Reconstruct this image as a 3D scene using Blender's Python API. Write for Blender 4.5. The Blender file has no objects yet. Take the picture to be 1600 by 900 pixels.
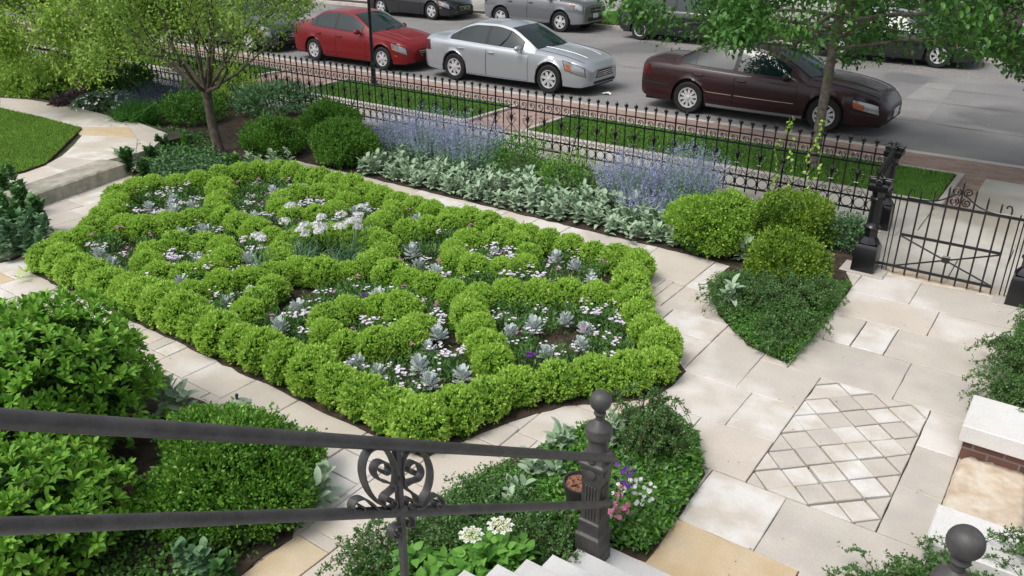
import bpy, math, random
import numpy as np
from mathutils import Vector, Matrix
R = math.radians
PI = math.pi
scn = bpy.context.scene
COL = scn.collection
rng = np.random.default_rng(7)
random.seed(7)

# ------------------------------------------------------------------ camera, sky, sun
F, YAW, PITCH, ROLL, H = 1283.96, -0.6164, 0.4296, 0.0044, 3.7308
_fwd = Vector((math.sin(YAW)*math.cos(PITCH), math.cos(YAW)*math.cos(PITCH), -math.sin(PITCH)))
_rt = Vector((math.cos(YAW), -math.sin(YAW), 0)); _up = _rt.cross(_fwd)
_r2 = math.cos(ROLL)*_rt + math.sin(ROLL)*_up; _u2 = -math.sin(ROLL)*_rt + math.cos(ROLL)*_up
cam = bpy.data.objects.new('camera', bpy.data.cameras.new('camera')); COL.objects.link(cam)
M3 = Matrix((_r2, _u2, -_fwd)).transposed().to_4x4(); M3.translation = (0, 0, H)
cam.matrix_world = M3
cam.data.sensor_width = 36; cam.data.lens = F/1600*36; cam.data.clip_start = 0.05; cam.data.clip_end = 500
scn.camera = cam
scn.render.resolution_x, scn.render.resolution_y = 1024, 576

SUN_EL, SUN_AZ = R(58), R(200)      # azimuth clockwise from +Y (north)
w = bpy.data.worlds.new("World"); scn.world = w; w.use_nodes = True
nt = w.node_tree; bg = nt.nodes['Background']
sky = nt.nodes.new('ShaderNodeTexSky'); sky.sky_type = 'NISHITA'; sky.sun_disc = False
sky.sun_elevation = SUN_EL; sky.sun_rotation = SUN_AZ; sky.dust_density = 4.0; sky.air_density = 1.0
hs = nt.nodes.new('ShaderNodeHueSaturation'); hs.inputs['Saturation'].default_value = 0.35
nt.links.new(sky.outputs[0], hs.inputs['Color']); nt.links.new(hs.outputs[0], bg.inputs[0])
bg.inputs[1].default_value = 0.15
sl = bpy.data.lights.new('sun', 'SUN'); sl.energy = 1.0; sl.angle = R(24); sl.color = (1, .965, .91)
so = bpy.data.objects.new('sun', sl); COL.objects.link(so)
sd = Vector((math.sin(SUN_AZ)*math.cos(SUN_EL), math.cos(SUN_AZ)*math.cos(SUN_EL), math.sin(SUN_EL)))
so.rotation_euler = sd.to_track_quat('Z', 'Y').to_euler(); so.location = (0, -5, 20)
scn.view_settings.view_transform = 'Standard'; scn.view_settings.look = 'None'
scn.view_settings.exposure = 0.42; scn.view_settings.gamma = 1; scn.view_settings.use_curve_mapping = False
scn.render.engine = 'CYCLES'
scn.cycles.max_bounces = 6; scn.cycles.transparent_max_bounces = 6; scn.cycles.diffuse_bounces = 3

def G(px, py, z=0.0):
    """photo pixel (1600x900) to the world point on the horizontal plane z"""
    d = _r2*((px-800)/F) + _u2*(-(py-450)/F) + _fwd
    t = (z-H)/d.z
    return Vector((d.x*t, d.y*t, z))
def GP(px, py, ax, val):
    d = _r2*((px-800)/F) + _u2*(-(py-450)/F) + _fwd
    o = Vector((0, 0, H)); t = (val-o[ax])/d[ax]
    return o + d*t

# ------------------------------------------------------------------ materials
MAT = {}
def mat(name, col, rough=.6, metal=0, coat=0, spec=.5, trans=0, bump=0, bscale=40, var=0, vscale=6, col2=None,
        island=0, detail=3, sheen=0, v2=None, v2scale=1.2, grain=0):
    m = bpy.data.materials.new(name); m.use_nodes = True; MAT[name] = m
    t = m.node_tree; b = t.nodes['Principled BSDF']; N = t.nodes.new; L = t.links.new
    b.inputs['Roughness'].default_value = rough; b.inputs['Metallic'].default_value = metal
    b.inputs['Coat Weight'].default_value = coat; b.inputs['Coat Roughness'].default_value = .06
    b.inputs['Specular IOR Level'].default_value = spec
    c = tuple(col)+(1,)
    b.inputs['Base Color'].default_value = c
    out = None
    tc = N('ShaderNodeTexCoord'); src = tc.outputs['Object']
    if island or col2 is not None or var:
        base = N('ShaderNodeRGB'); base.outputs[0].default_value = c; out = base.outputs[0]
        if col2 is not None:
            mx = N('ShaderNodeMixRGB'); mx.inputs['Color2'].default_value = tuple(col2)+(1,)
            L(out, mx.inputs['Color1'])
            if island:
                geo = N('ShaderNodeNewGeometry'); L(geo.outputs['Random Per Island'], mx.inputs['Fac'])
            else:
                nz = N('ShaderNodeTexNoise'); nz.inputs['Scale'].default_value = vscale; nz.inputs['Detail'].default_value = detail
                L(src, nz.inputs['Vector'])
                rp = N('ShaderNodeMapRange'); rp.inputs['From Min'].default_value = .38; rp.inputs['From Max'].default_value = .62
                L(nz.outputs['Fac'], rp.inputs['Value']); L(rp.outputs[0], mx.inputs['Fac'])
            out = mx.outputs[0]
        if v2 is not None:
            mx = N('ShaderNodeMixRGB'); mx.inputs['Color2'].default_value = tuple(v2)+(1,); L(out, mx.inputs['Color1'])
            nz = N('ShaderNodeTexNoise'); nz.inputs['Scale'].default_value = v2scale; nz.inputs['Detail'].default_value = 5
            L(src, nz.inputs['Vector'])
            rp = N('ShaderNodeMapRange'); rp.inputs['From Min'].default_value = .52; rp.inputs['From Max'].default_value = .62
            L(nz.outputs['Fac'], rp.inputs['Value']); L(rp.outputs[0], mx.inputs['Fac']); out = mx.outputs[0]
        if var:
            nz = N('ShaderNodeTexNoise'); nz.inputs['Scale'].default_value = vscale*2.3; nz.inputs['Detail'].default_value = 4
            L(src, nz.inputs['Vector'])
            rp = N('ShaderNodeMapRange'); rp.inputs['To Min'].default_value = 1-var; rp.inputs['To Max'].default_value = 1+var
            L(nz.outputs['Fac'], rp.inputs['Value'])
            mu = N('ShaderNodeHueSaturation'); L(out, mu.inputs['Color']); L(rp.outputs[0], mu.inputs['Value']); out = mu.outputs[0]
        if grain:
            nz = N('ShaderNodeTexNoise'); nz.inputs['Scale'].default_value = 70; nz.inputs['Detail'].default_value = 8
            L(src, nz.inputs['Vector'])
            rp = N('ShaderNodeMapRange'); rp.inputs['From Min'].default_value = .3; rp.inputs['From Max'].default_value = .7; rp.inputs['To Min'].default_value = 1-grain; rp.inputs['To Max'].default_value = 1+grain*.7
            L(nz.outputs['Fac'], rp.inputs['Value'])
            mu = N('ShaderNodeHueSaturation'); L(out, mu.inputs['Color']); L(rp.outputs[0], mu.inputs['Value']); out = mu.outputs[0]
        L(out, b.inputs['Base Color'])
    if bump:
        nz = N('ShaderNodeTexNoise'); nz.inputs['Scale'].default_value = bscale; nz.inputs['Detail'].default_value = 6
        L(src, nz.inputs['Vector']); bp = N('ShaderNodeBump'); bp.inputs['Strength'].default_value = bump; bp.inputs['Distance'].default_value = .01
        L(nz.outputs['Fac'], bp.inputs['Height']); L(bp.outputs[0], b.inputs['Normal'])
    if trans:
        tr = N('ShaderNodeBsdfTranslucent'); ms = N('ShaderNodeMixShader'); ms.inputs[0].default_value = trans
        if out is not None: L(out, tr.inputs['Color'])
        else: tr.inputs['Color'].default_value = c
        L(b.outputs[0], ms.inputs[1]); L(tr.outputs[0], ms.inputs[2]); L(ms.outputs[0], t.nodes['Material Output'].inputs['Surface'])
    return m
def leaf(name, a, b_, rough=.5, trans=.22, spec=.35):
    return mat(name, a, rough=rough, spec=spec, trans=trans, col2=b_, island=1)
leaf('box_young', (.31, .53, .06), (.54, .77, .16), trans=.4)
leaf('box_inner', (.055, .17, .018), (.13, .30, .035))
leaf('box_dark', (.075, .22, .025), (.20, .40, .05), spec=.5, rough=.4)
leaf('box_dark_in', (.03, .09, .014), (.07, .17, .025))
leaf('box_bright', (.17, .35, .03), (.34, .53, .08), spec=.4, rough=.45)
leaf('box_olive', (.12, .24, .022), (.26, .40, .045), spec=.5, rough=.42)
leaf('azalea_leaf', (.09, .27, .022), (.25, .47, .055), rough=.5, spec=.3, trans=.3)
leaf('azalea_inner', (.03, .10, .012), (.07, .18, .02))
leaf('silver_leaf', (.46, .52, .52), (.66, .71, .70), rough=.8, spec=.1, trans=.1)
leaf('lambs_leaf', (.25, .37, .23), (.42, .53, .37), rough=.85, spec=.1, trans=.12)
leaf('catmint_leaf', (.16, .31, .16), (.28, .44, .26), rough=.8, spec=.15)
leaf('catmint_flower', (.32, .30, .62), (.52, .49, .82), rough=.8, spec=.1)
leaf('salvia_flower', (.06, .03, .16), (.14, .09, .32), rough=.8, spec=.1)
leaf('nemesia_leaf', (.07, .18, .04), (.15, .30, .08))
leaf('petal_white', (.75, .75, .76), (.88, .88, .88), rough=.7, spec=.1)
leaf('petal_lilac', (.72, .62, .76), (.86, .82, .88), rough=.7, spec=.1)
leaf('petal_pink', (.45, .10, .36), (.65, .28, .55), rough=.7, spec=.1)
leaf('petal_purple', (.10, .02, .22), (.22, .06, .42), rough=.7, spec=.1)
leaf('petal_cream', (.72, .72, .48), (.86, .85, .68), rough=.7, spec=.1)
leaf('strap_leaf', (.10, .22, .11), (.20, .34, .18))
leaf('cotoneaster_leaf', (.045, .125, .028), (.12, .25, .06), spec=.5, rough=.4)
leaf('ground_leaf', (.06, .20, .022), (.15, .35, .045), spec=.5, rough=.35)
leaf('ivy_leaf', (.035, .11, .025), (.10, .23, .06), spec=.4, rough=.45)
leaf('hydrangea_leaf', (.08, .24, .03), (.17, .38, .06), rough=.5)
leaf('heuchera_leaf', (.07, .05, .055), (.16, .11, .12), rough=.5)
leaf('gray_green_leaf', (.09, .20, .09), (.19, .33, .17), rough=.6)
leaf('tree_leaf', (.05, .16, .030), (.13, .31, .06), rough=.42, spec=.45, trans=.3)
leaf('tree_leaf_light', (.19, .35, .035), (.38, .55, .10), rough=.5, trans=.35)
leaf('tree_leaf_fine', (.17, .33, .04), (.34, .50, .10), rough=.5, trans=.35)
mat('lawn_blade', (.15, .31, .035), rough=.75, spec=.2, trans=.25, col2=(.24, .42, .07), island=1, var=.22, vscale=.5)
mat('grass_blade', (.085, .22, .025), col2=(.15, .32, .045), island=1, trans=.2, var=.3, vscale=.45, rough=.6)
leaf('grass_dark', (.03, .13, .012), (.07, .23, .022), rough=.6)
leaf('mulch_chip', (.035, .022, .015), (.11, .07, .045), rough=.9, trans=0)
leaf('fallen_petal', (.40, .30, .16), (.65, .55, .35), rough=.9, trans=0)
mat('soil', (.028, .020, .014), rough=1, col2=(.065, .045, .03), vscale=9, bump=1, bscale=60)
mat('joint_soil', (.035, .030, .022), rough=1, col2=(.06, .075, .03), vscale=4, bump=1, bscale=80)
mat('flagstone', (.485, .445, .395), rough=.75, col2=(.56, .50, .43), island=1, v2=(.64, .605, .565), v2scale=1.1, var=.14, vscale=1.3, bump=.25, bscale=22, grain=.08)
mat('flagstone_tan', (.52, .39, .235), rough=.75, col2=(.56, .46, .32), vscale=2.5, var=.14, bump=.25, bscale=22, grain=.08)
mat('flagstone_white', (.66, .64, .61), rough=.75, col2=(.54, .49, .42), vscale=3.5, var=.12, bump=.3, bscale=25, grain=.08)
mat('flagstone_gray', (.46, .425, .375), rough=.75, col2=(.53, .485, .43), vscale=2.0, var=.12, bump=.3, bscale=25, grain=.08)
mat('limestone', (.40, .37, .31), rough=.85, col2=(.27, .26, .21), vscale=5, var=.2, bump=.9, bscale=14)
mat('coping_stone', (.66, .65, .63), rough=.8, col2=(.60, .585, .55), vscale=2, var=.06, bump=.1, bscale=60, grain=.08)
mat('tread_stone', (.60, .60, .59), rough=.8, col2=(.54, .535, .52), vscale=2, var=.07, bump=.12, bscale=70, grain=.08)
mat('rough_slab', (.50, .39, .28), rough=.9, col2=(.60, .53, .43), vscale=7, detail=6, var=.2, bump=1, bscale=16)
mat('well_floor', (.62, .60, .52), rough=.85, col2=(.46, .43, .35), vscale=7, detail=6, var=.15, bump=.3, bscale=30)
mat('concrete', (.52, .50, .455), rough=.85, col2=(.44, .415, .37), vscale=1.4, var=.10, bump=.2, bscale=60, v2=(.36, .33, .28), v2scale=.55, grain=.08)
mat('curb_concrete', (.50, .475, .43), rough=.85, col2=(.40, .37, .33), vscale=2.5, var=.15, bump=.3, bscale=50, grain=.08)
mat('asphalt', (.19, .186, .184), rough=.9, col2=(.235, .228, .222), vscale=.5, var=.14, bump=.5, bscale=120, v2=(.14, .137, .138), v2scale=.35, grain=.08)
mat('dark_tar', (.07, .068, .066), rough=.8)
mat('asphalt_patch', (.27, .265, .25), rough=.9, col2=(.23, .225, .215), vscale=1.4, var=.12, bump=.4, bscale=120)
mat('iron', (.006, .006, .008), rough=.28, spec=.6)
mat('rail_paint', (.078, .074, .073), rough=.5, spec=.45, bump=.12, bscale=160, col2=(.055, .052, .051), vscale=12, grain=.15)
mat('bark', (.115, .095, .075), rough=.95, col2=(.19, .165, .135), vscale=14, bump=1, bscale=40)
mat('bark_dark', (.06, .048, .038), rough=.95, col2=(.11, .09, .07), vscale=14, bump=1, bscale=40)
mat('stem_green', (.12, .22, .07), rough=.7)
mat('stem_brown', (.09, .06, .04), rough=.9)
mat('tyre', (.018, .018, .018), rough=.75, spec=.3)
mat('rim_metal', (.55, .55, .56), rough=.35, metal=.25)
mat('steel_wheel', (.03, .03, .033), rough=.5)
mat('wheel_dark', (.012, .012, .012), rough=.8)
mat('black_trim', (.012, .012, .013), rough=.5)
mat('dark_gap', (.004, .004, .004), rough=.9)
mat('car_glass', (.008, .020, .020), rough=.03, spec=.7)
mat('lamp_glass', (.30, .32, .34), rough=.12, spec=.8, metal=.4, coat=.5)
mat('amber', (.40, .09, .02), rough=.3, coat=.4)
mat('red_lamp', (.07, .004, .006), rough=.25, coat=.4)
mat('chrome', (.72, .72, .73), rough=.16, metal=1)
mat('plate', (.62, .64, .68), rough=.5)
mat('paint_silver', (.43, .455, .49), rough=.33, metal=.55, coat=.7)
mat('paint_red', (.17, .003, .006), rough=.45, metal=.0, coat=.3, spec=.3, var=.05, vscale=3)
mat('paint_maroon', (.022, .002, .004), rough=.42, metal=.0, coat=.35, spec=.35)
mat('paint_black', (.008, .009, .012), rough=.25, coat=.9)
mat('paint_green', (.010, .025, .020), rough=.25, coat=.9)
mat('paint_gray', (.15, .155, .165), rough=.38, metal=.4, coat=.6)
mat('cladding_gray', (.17, .175, .185), rough=.6)
mat('paper_white', (.80, .80, .80), rough=.8)
mat('sticker', (.55, .62, .05), rough=.5)
mat('pot_dark', (.03, .028, .027), rough=.5)
mat('lamp_cap', (.22, .26, .22), rough=.55, col2=(.30, .34, .29), vscale=20)
mat('wood_bark_far', (.075, .062, .055), rough=.95, col2=(.13, .105, .09), vscale=5, bump=1, bscale=14)
# bricks for the verge strip, far walk and planter wall
def brickmat(name, c1, c2, mortar, scale, rot=0.0, vertical=False):
    m = bpy.data.materials.new(name); m.use_nodes = True; MAT[name] = m; t = m.node_tree
    b = t.nodes['Principled BSDF']; b.inputs['Roughness'].default_value = .9
    tc = t.nodes.new('ShaderNodeTexCoord'); mp = t.nodes.new('ShaderNodeMapping'); br = t.nodes.new('ShaderNodeTexBrick')
    if vertical: mp.inputs['Rotation'].default_value = (R(90), 0, rot)
    else: mp.inputs['Rotation'].default_value = (0, 0, rot)
    br.inputs['Scale'].default_value = scale; br.inputs['Color1'].default_value = c1+(1,); br.inputs['Color2'].default_value = c2+(1,)
    br.inputs['Mortar'].default_value = mortar+(1,); br.inputs['Mortar Size'].default_value = .018
    br.inputs['Brick Width'].default_value = .5; br.inputs['Row Height'].default_value = .25
    t.links.new(tc.outputs['Object'], mp.inputs[0]); t.links.new(mp.outputs[0], br.inputs['Vector'])
    nz = t.nodes.new('ShaderNodeTexNoise'); nz.inputs['Scale'].default_value = 2.2; nz.inputs['Detail'].default_value = 5
    t.links.new(tc.outputs['Object'], nz.inputs['Vector'])
    rp = t.nodes.new('ShaderNodeMapRange'); rp.inputs['To Min'].default_value = .7; rp.inputs['To Max'].default_value = 1.3
    t.links.new(nz.outputs['Fac'], rp.inputs['Value'])
    hv = t.nodes.new('ShaderNodeHueSaturation'); t.links.new(br.outputs['Color'], hv.inputs['Color']); t.links.new(rp.outputs[0], hv.inputs['Value'])
    t.links.new(hv.outputs[0], b.inputs['Base Color'])
    bp = t.nodes.new('ShaderNodeBump'); bp.inputs['Strength'].default_value = .5; bp.inputs['Distance'].default_value = .006; bp.invert = True
    t.links.new(br.outputs['Fac'], bp.inputs['Height']); t.links.new(bp.outputs[0], b.inputs['Normal'])
    return m
brickmat('verge_brick', (.27, .165, .135), (.36, .25, .21), (.26, .23, .20), 2.4)
brickmat('wall_brick', (.10, .045, .038), (.17, .08, .06), (.20, .17, .15), 2.4, vertical=True)

# ------------------------------------------------------------------ object helpers
CH = {}
def link(o, parent=None):
    COL.objects.link(o)
    if parent is not None: o.parent = parent; CH.setdefault(parent.name, []).append(o)
    return o
def mesh(name, V, Fc, mats, parent=None, smooth=False, midx=None, loc=None, rz=0):
    me = bpy.data.meshes.new(name)
    V = np.asarray(V, dtype=np.float32)
    if isinstance(Fc, np.ndarray) and Fc.ndim == 2:
        n, k = Fc.shape
        me.vertices.add(len(V)); me.vertices.foreach_set('co', V.ravel())
        me.loops.add(n*k); me.loops.foreach_set('vertex_index', Fc.astype(np.int32).ravel())
        me.polygons.add(n); me.polygons.foreach_set('loop_start', np.arange(0, n*k, k, dtype=np.int32))
        try: me.polygons.foreach_set('loop_total', np.full(n, k, dtype=np.int32))
        except Exception: pass
        if midx is not None: me.polygons.foreach_set('material_index', np.asarray(midx, dtype=np.int32))
        if smooth: me.polygons.foreach_set('use_smooth', np.ones(n, dtype=bool))
        me.update(calc_edges=True)
    else:
        me.from_pydata([tuple(map(float, v)) for v in V], [], [tuple(int(i) for i in f) for f in Fc])
        if midx is not None:
            for p, i in zip(me.polygons, midx): p.material_index = int(i)
        if smooth:
            for p in me.polygons: p.use_smooth = True
        me.update()
    for m in (mats if isinstance(mats, (list, tuple)) else [mats]): me.materials.append(MAT[m])
    o = bpy.data.objects.new(name, me); link(o, parent)
    if loc is not None: o.location = loc
    if rz: o.rotation_euler = (0, 0, rz)
    return o
def tag(o, label=None, cat=None, group=None, kind=None):
    if label: o['label'] = label
    if cat: o['category'] = cat
    if group: o['group'] = group
    if kind: o['kind'] = kind
    return o
def thing(name, loc, label, cat, group=None, rz=0):
    o = bpy.data.objects.new(name, None); o.empty_display_size = .1; link(o)
    o.location = loc; o.rotation_euler = (0, 0, rz)
    return tag(o, label, cat, group)
def kids(o): return list(CH.get(o.name, []))
def copy_tree(o, loc, rz, s=1.0, label=None, group=None, children=None):
    ch = children if children is not None else kids(o)
    c = o.copy(); link(c); c.parent = None
    c.location = loc; c.rotation_euler = (0, 0, rz); c.scale = (s, s, s) if not isinstance(s, tuple) else s
    if label: c['label'] = label
    if group: c['group'] = group
    for k in ch:
        d = k.copy(); link(d, c)
        for g in kids(k):
            e = g.copy(); link(e, d)
    return c

class MB:
    """collects faces for one mesh"""
    def __init__(s): s.V = []; s.F = []; s.m = []
    def add(s, V, Fc, mi=0):
        b = len(s.V); s.V += [tuple(v) for v in V]; s.F += [tuple(b+i for i in f) for f in Fc]; s.m += [mi]*len(Fc); return s
    def box(s, x0, x1, y0, y1, z0, z1, mi=0, bev=0.0, M=None):
        if bev > 0:
            b = bev
            V = []
            for z, i in ((z0, b), (z0+b, 0), (z1-b, 0), (z1, b)):
                V += [(x0+i, y0+i, z), (x1-i, y0+i, z), (x1-i, y1-i, z), (x0+i, y1-i, z)]
            Fc = [(3, 2, 1, 0), (12, 13, 14, 15)]
            for k in range(3):
                for j in range(4): Fc.append((4*k+j, 4*k+(j+1) % 4, 4*k+4+(j+1) % 4, 4*k+4+j))
        else:
            V = [(x0, y0, z0), (x1, y0, z0), (x1, y1, z0), (x0, y1, z0), (x0, y0, z1), (x1, y0, z1), (x1, y1, z1), (x0, y1, z1)]
            Fc = [(3, 2, 1, 0), (4, 5, 6, 7), (0, 1, 5, 4), (1, 2, 6, 5), (2, 3, 7, 6), (3, 0, 4, 7)]
        if M is not None: V = [tuple(M @ Vector(v)) for v in V]
        return s.add(V, Fc, mi)
    def tube(s, pts, r, n=6, cap=True, mi=0):
        pts = [Vector(p) for p in pts]; rr = r if isinstance(r, (list, tuple)) else [r]*len(pts)
        V = []; up = None
        for i, p in enumerate(pts):
            t = (pts[min(i+1, len(pts)-1)]-pts[max(i-1, 0)])
            if t.length < 1e-9: t = Vector((0, 0, 1))
            t.normalize()
            if up is None:
                up = Vector((0, 0, 1)) if abs(t.z) < .9 else Vector((0, 1, 0))
            a = t.cross(up)
            if a.length < 1e-4: a = t.cross(Vector((1, 0, 0)))
            a.normalize(); b = a.cross(t); up = b
            for k in range(n):
                an = 2*PI*k/n; V.append(p+(a*math.cos(an)+b*math.sin(an))*rr[i])
        Fc = []
        for i in range(len(pts)-1):
            for k in range(n):
                Fc.append((i*n+k, i*n+(k+1) % n, (i+1)*n+(k+1) % n, (i+1)*n+k))
        if cap: Fc += [tuple(range(n)), tuple(reversed(range((len(pts)-1)*n, len(pts)*n)))]
        return s.add(V, Fc, mi)
    def lathe(s, prof, n=16, c=(0, 0, 0), mi=0, sq=False, M=None, cap=True):
        V = []
        for r, z in prof:
            for k in range(n):
                an = 2*PI*(k+(.5 if sq else 0))/n
                V.append((c[0]+r*math.cos(an), c[1]+r*math.sin(an), c[2]+z))
        Fc = []
        for i in range(len(prof)-1):
            for k in range(n): Fc.append((i*n+k, i*n+(k+1) % n, (i+1)*n+(k+1) % n, (i+1)*n+k))
        if cap: Fc += [tuple(reversed(range(n))), tuple(range((len(prof)-1)*n, len(prof)*n))]
        if M is not None: V = [tuple(M @ Vector(v)) for v in V]
        return s.add(V, Fc, mi)
    def strip(s, pts, wvec, th=.004, mi=0):
        """flat bar of width vector wvec following pts"""
        pts = [Vector(p) for p in pts]; wv = Vector(wvec); V = []
        q = []
        for i in range(len(pts)-1):
            p0_, p1_, p2_, p3_ = pts[max(i-1, 0)], pts[i], pts[i+1], pts[min(i+2, len(pts)-1)]
            for k in range(4):
                t = k/4; q.append(.5*((2*p1_)+(p2_-p0_)*t+(2*p0_-5*p1_+4*p2_-p3_)*t*t+(3*p1_-p0_-3*p2_+p3_)*t**3))
        pts = q+[pts[-1]]
        for i, p in enumerate(pts):
            t = (pts[min(i+1, len(pts)-1)]-pts[max(i-1, 0)]).normalized(); nn = t.cross(wv).normalized()*th
            V += [p-wv/2-nn, p+wv/2-nn, p+wv/2+nn, p-wv/2+nn]
        Fc = []
        for i in range(len(pts)-1):
            for k in range(4): Fc.append((4*i+k, 4*i+(k+1) % 4, 4*i+4+(k+1) % 4, 4*i+4+k))
        e = 4*(len(pts)-1); Fc += [(3, 2, 1, 0), (e, e+1, e+2, e+3)]
        return s.add(V, Fc, mi)
    def build(s, name, mats, parent=None, smooth=False, loc=None, rz=0):
        return mesh(name, s.V, s.F, mats, parent, smooth, s.m, loc, rz)
def autosmooth(o, ang=40):
    me = o.data
    for p in me.polygons: p.use_smooth = True
    try: me.set_sharp_from_angle(angle=R(ang))
    except Exception: pass
    return o

# ------------------------------------------------------------------ leaves
def unit(v): return v/np.maximum(np.linalg.norm(v, axis=-1, keepdims=True), 1e-9)
def randdir(n): return unit(rng.normal(size=(n, 3)))
class Leaves:
    def __init__(s): s.V = []; s.F = []; s.m = []; s.n = 0
    def _add(s, V, Fc, mi):
        s.V.append(V.reshape(-1, 3)); s.F.append(Fc.reshape(-1, 4)+s.n); s.m.append(np.full(Fc.reshape(-1, 4).shape[0], mi)); s.n += V.reshape(-1, 3).shape[0]
    def quad(s, b, d, nrm, L, W, fold=.15, mi=0, wide=.5):
        n = len(b); d = unit(d); wv = unit(np.cross(d, nrm)); nn = unit(np.cross(wv, d))
        L = np.broadcast_to(L, (n,))[:, None]; W = np.broadcast_to(W, (n,))[:, None]
        V = np.stack([b, b+d*L*wide+wv*W/2+nn*W*fold, b+d*L, b+d*L*wide-wv*W/2+nn*W*fold], 1)
        s._add(V, np.arange(n*4).reshape(n, 4), mi)
    def big(s, b, d, nrm, L, W, fold=.12, droop=.15, mi=0, w1=.42, w2=.42):
        n = len(b); d = unit(d); wv = unit(np.cross(d, nrm)); nn = unit(np.cross(wv, d))
        L = np.broadcast_to(L, (n,))[:, None]; W = np.broadcast_to(W, (n,))[:, None]
        c1 = b+d*L*.33+nn*L*droop*.25; c2 = b+d*L*.7+nn*L*droop*.1; tip = b+d*L-nn*L*droop
        V = np.stack([b, c1+wv*W*w1+nn*W*fold, c1, c1-wv*W*w1+nn*W*fold, c2+wv*W*w2+nn*W*fold, c2, c2-wv*W*w2+nn*W*fold, tip], 1)
        f = np.array([[0, 1, 2, 3], [1, 4, 5, 2], [2, 5, 6, 3], [4, 7, 6, 5]])
        s._add(V, (np.arange(n)[:, None, None]*8+f[None]), mi)
    def fine(s, b, d, nrm, L, W, fold=.10, droop=.2, mi=0, prof=((.12, .30), (.35, .48), (.60, .50), (.82, .34))):
        n = len(b); d = unit(d); wv = unit(np.cross(d, nrm)); nn = unit(np.cross(wv, d))
        L = np.broadcast_to(L, (n,))[:, None]; W = np.broadcast_to(W, (n,))[:, None]; dr = np.broadcast_to(droop, (n,))[:, None]
        vs = [b]
        for t, hw in prof:
            c = b+d*L*t+nn*L*(dr*.9*t-dr*1.9*t*t); vs += [c+wv*W*hw+nn*W*fold, c, c-wv*W*hw+nn*W*fold]
        vs.append(b+d*L-nn*L*dr)
        V = np.stack(vs, 1); K = V.shape[1]; f = [[0, 1, 2, 3]]
        for i in range(len(prof)-1):
            a = 1+3*i; f += [[a, a+3, a+4, a+1], [a+1, a+4, a+5, a+2]]
        a = 1+3*(len(prof)-1); f.append([a, K-1, a+2, a+1])
        s._add(V, (np.arange(n)[:, None, None]*K+np.array(f)[None]), mi)
    def build(s, name, mats, parent=None, loc=None, rz=0):
        return mesh(name, np.concatenate(s.V), np.concatenate(s.F), mats, parent, False, np.concatenate(s.m), loc, rz)

def lump(u, k, amp):
    """cheap lumpy radius factor for directions u"""
    o = np.ones(len(u))
    for _ in range(k):
        q = randdir(1)[0]; o += amp*np.maximum(0, (u@q-.75)/.25)*rng.uniform(-.6, 1)
    return o
def dome_pts(n, r, h, zmin=-.5, k=14, amp=.08, shell=(.93, 1.03)):
    u = randdir(int(n*2.2)); u = u[u[:, 2] > zmin][:n]
    rad = lump(u, k, amp)*rng.uniform(*shell, size=len(u))
    p = u*rad[:, None]*np.array([r, r, h*.54]); p[:, 2] += h*.48
    ok = p[:, 2] > .01
    nr = unit(u/np.array([r, r, h*.54]))
    return p[ok], nr[ok]
def tufts(Lv, P, N, k, Ls, Ws, mi, up=.35, spread=.8, rad=.012, quad=True):
    n = len(P); P2 = np.repeat(P, k, 0); N2 = np.repeat(N, k, 0)
    d = N2*.75+rng.normal(size=P2.shape)*spread*.55; d[:, 2] += up
    b = P2+rng.normal(size=P2.shape)*rad
    L = rng.uniform(.7, 1.25, len(b))*Ls
    Lv.quad(b, d, rng.normal(size=b.shape)*.6+N2, L, L/Ls*Ws, mi=mi)
def shrub_mesh(name, r, h, nt, k, Ls, Ws, mats, k_in=3, rad=.012, amp=.08, inner=.8, frac=None, up=.35):
    L = Leaves()
    P, N = dome_pts(nt, r, h, amp=amp, k=26)
    # clusters: pull tufts toward sprig tips so that the surface is broken
    tip = rng.uniform(-.09, .05, len(P))*min(r, .3)*1.2
    tufts(L, P+N*tip[:, None], N, k, Ls, Ws, 0, rad=rad, up=up)
    if r > .3:      # stray shoots
        m_ = len(P)//12; q = rng.integers(0, len(P), m_); sh_ = rng.uniform(.03, .12, m_)[:, None]; D = unit(N[q]+[0, 0, .6]+rng.normal(size=(m_, 3))*.4)
        for f in (.3, .6, .9): tufts(L, P[q]+D*sh_*f, D, 4, Ls, Ws, 0, rad=rad*.6)
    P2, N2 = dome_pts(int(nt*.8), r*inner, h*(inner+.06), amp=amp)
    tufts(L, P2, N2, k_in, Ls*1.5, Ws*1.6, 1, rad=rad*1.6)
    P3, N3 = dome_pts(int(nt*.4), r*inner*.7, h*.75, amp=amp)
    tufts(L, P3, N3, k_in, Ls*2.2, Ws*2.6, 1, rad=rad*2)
    return L

exec_order = []
# ================================================================== THE SETTING
def sheet(name, poly, z, m, kind='structure', sub=None):
    V = [(p[0], p[1], z) for p in poly]
    return tag(mesh(name, V, [tuple(range(len(V)))], m), kind=kind)
# earth sheet reaching the horizon (below street level)
sheet('ground', [(-400, -200), (400, -200), (400, 400), (-400, 400)], -.30, 'soil')
# yard base
tag(MB().box(-60, 30, -20, 11.2, -.29, -.035).build('yard_soil', 'joint_soil'), kind='structure')
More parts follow.
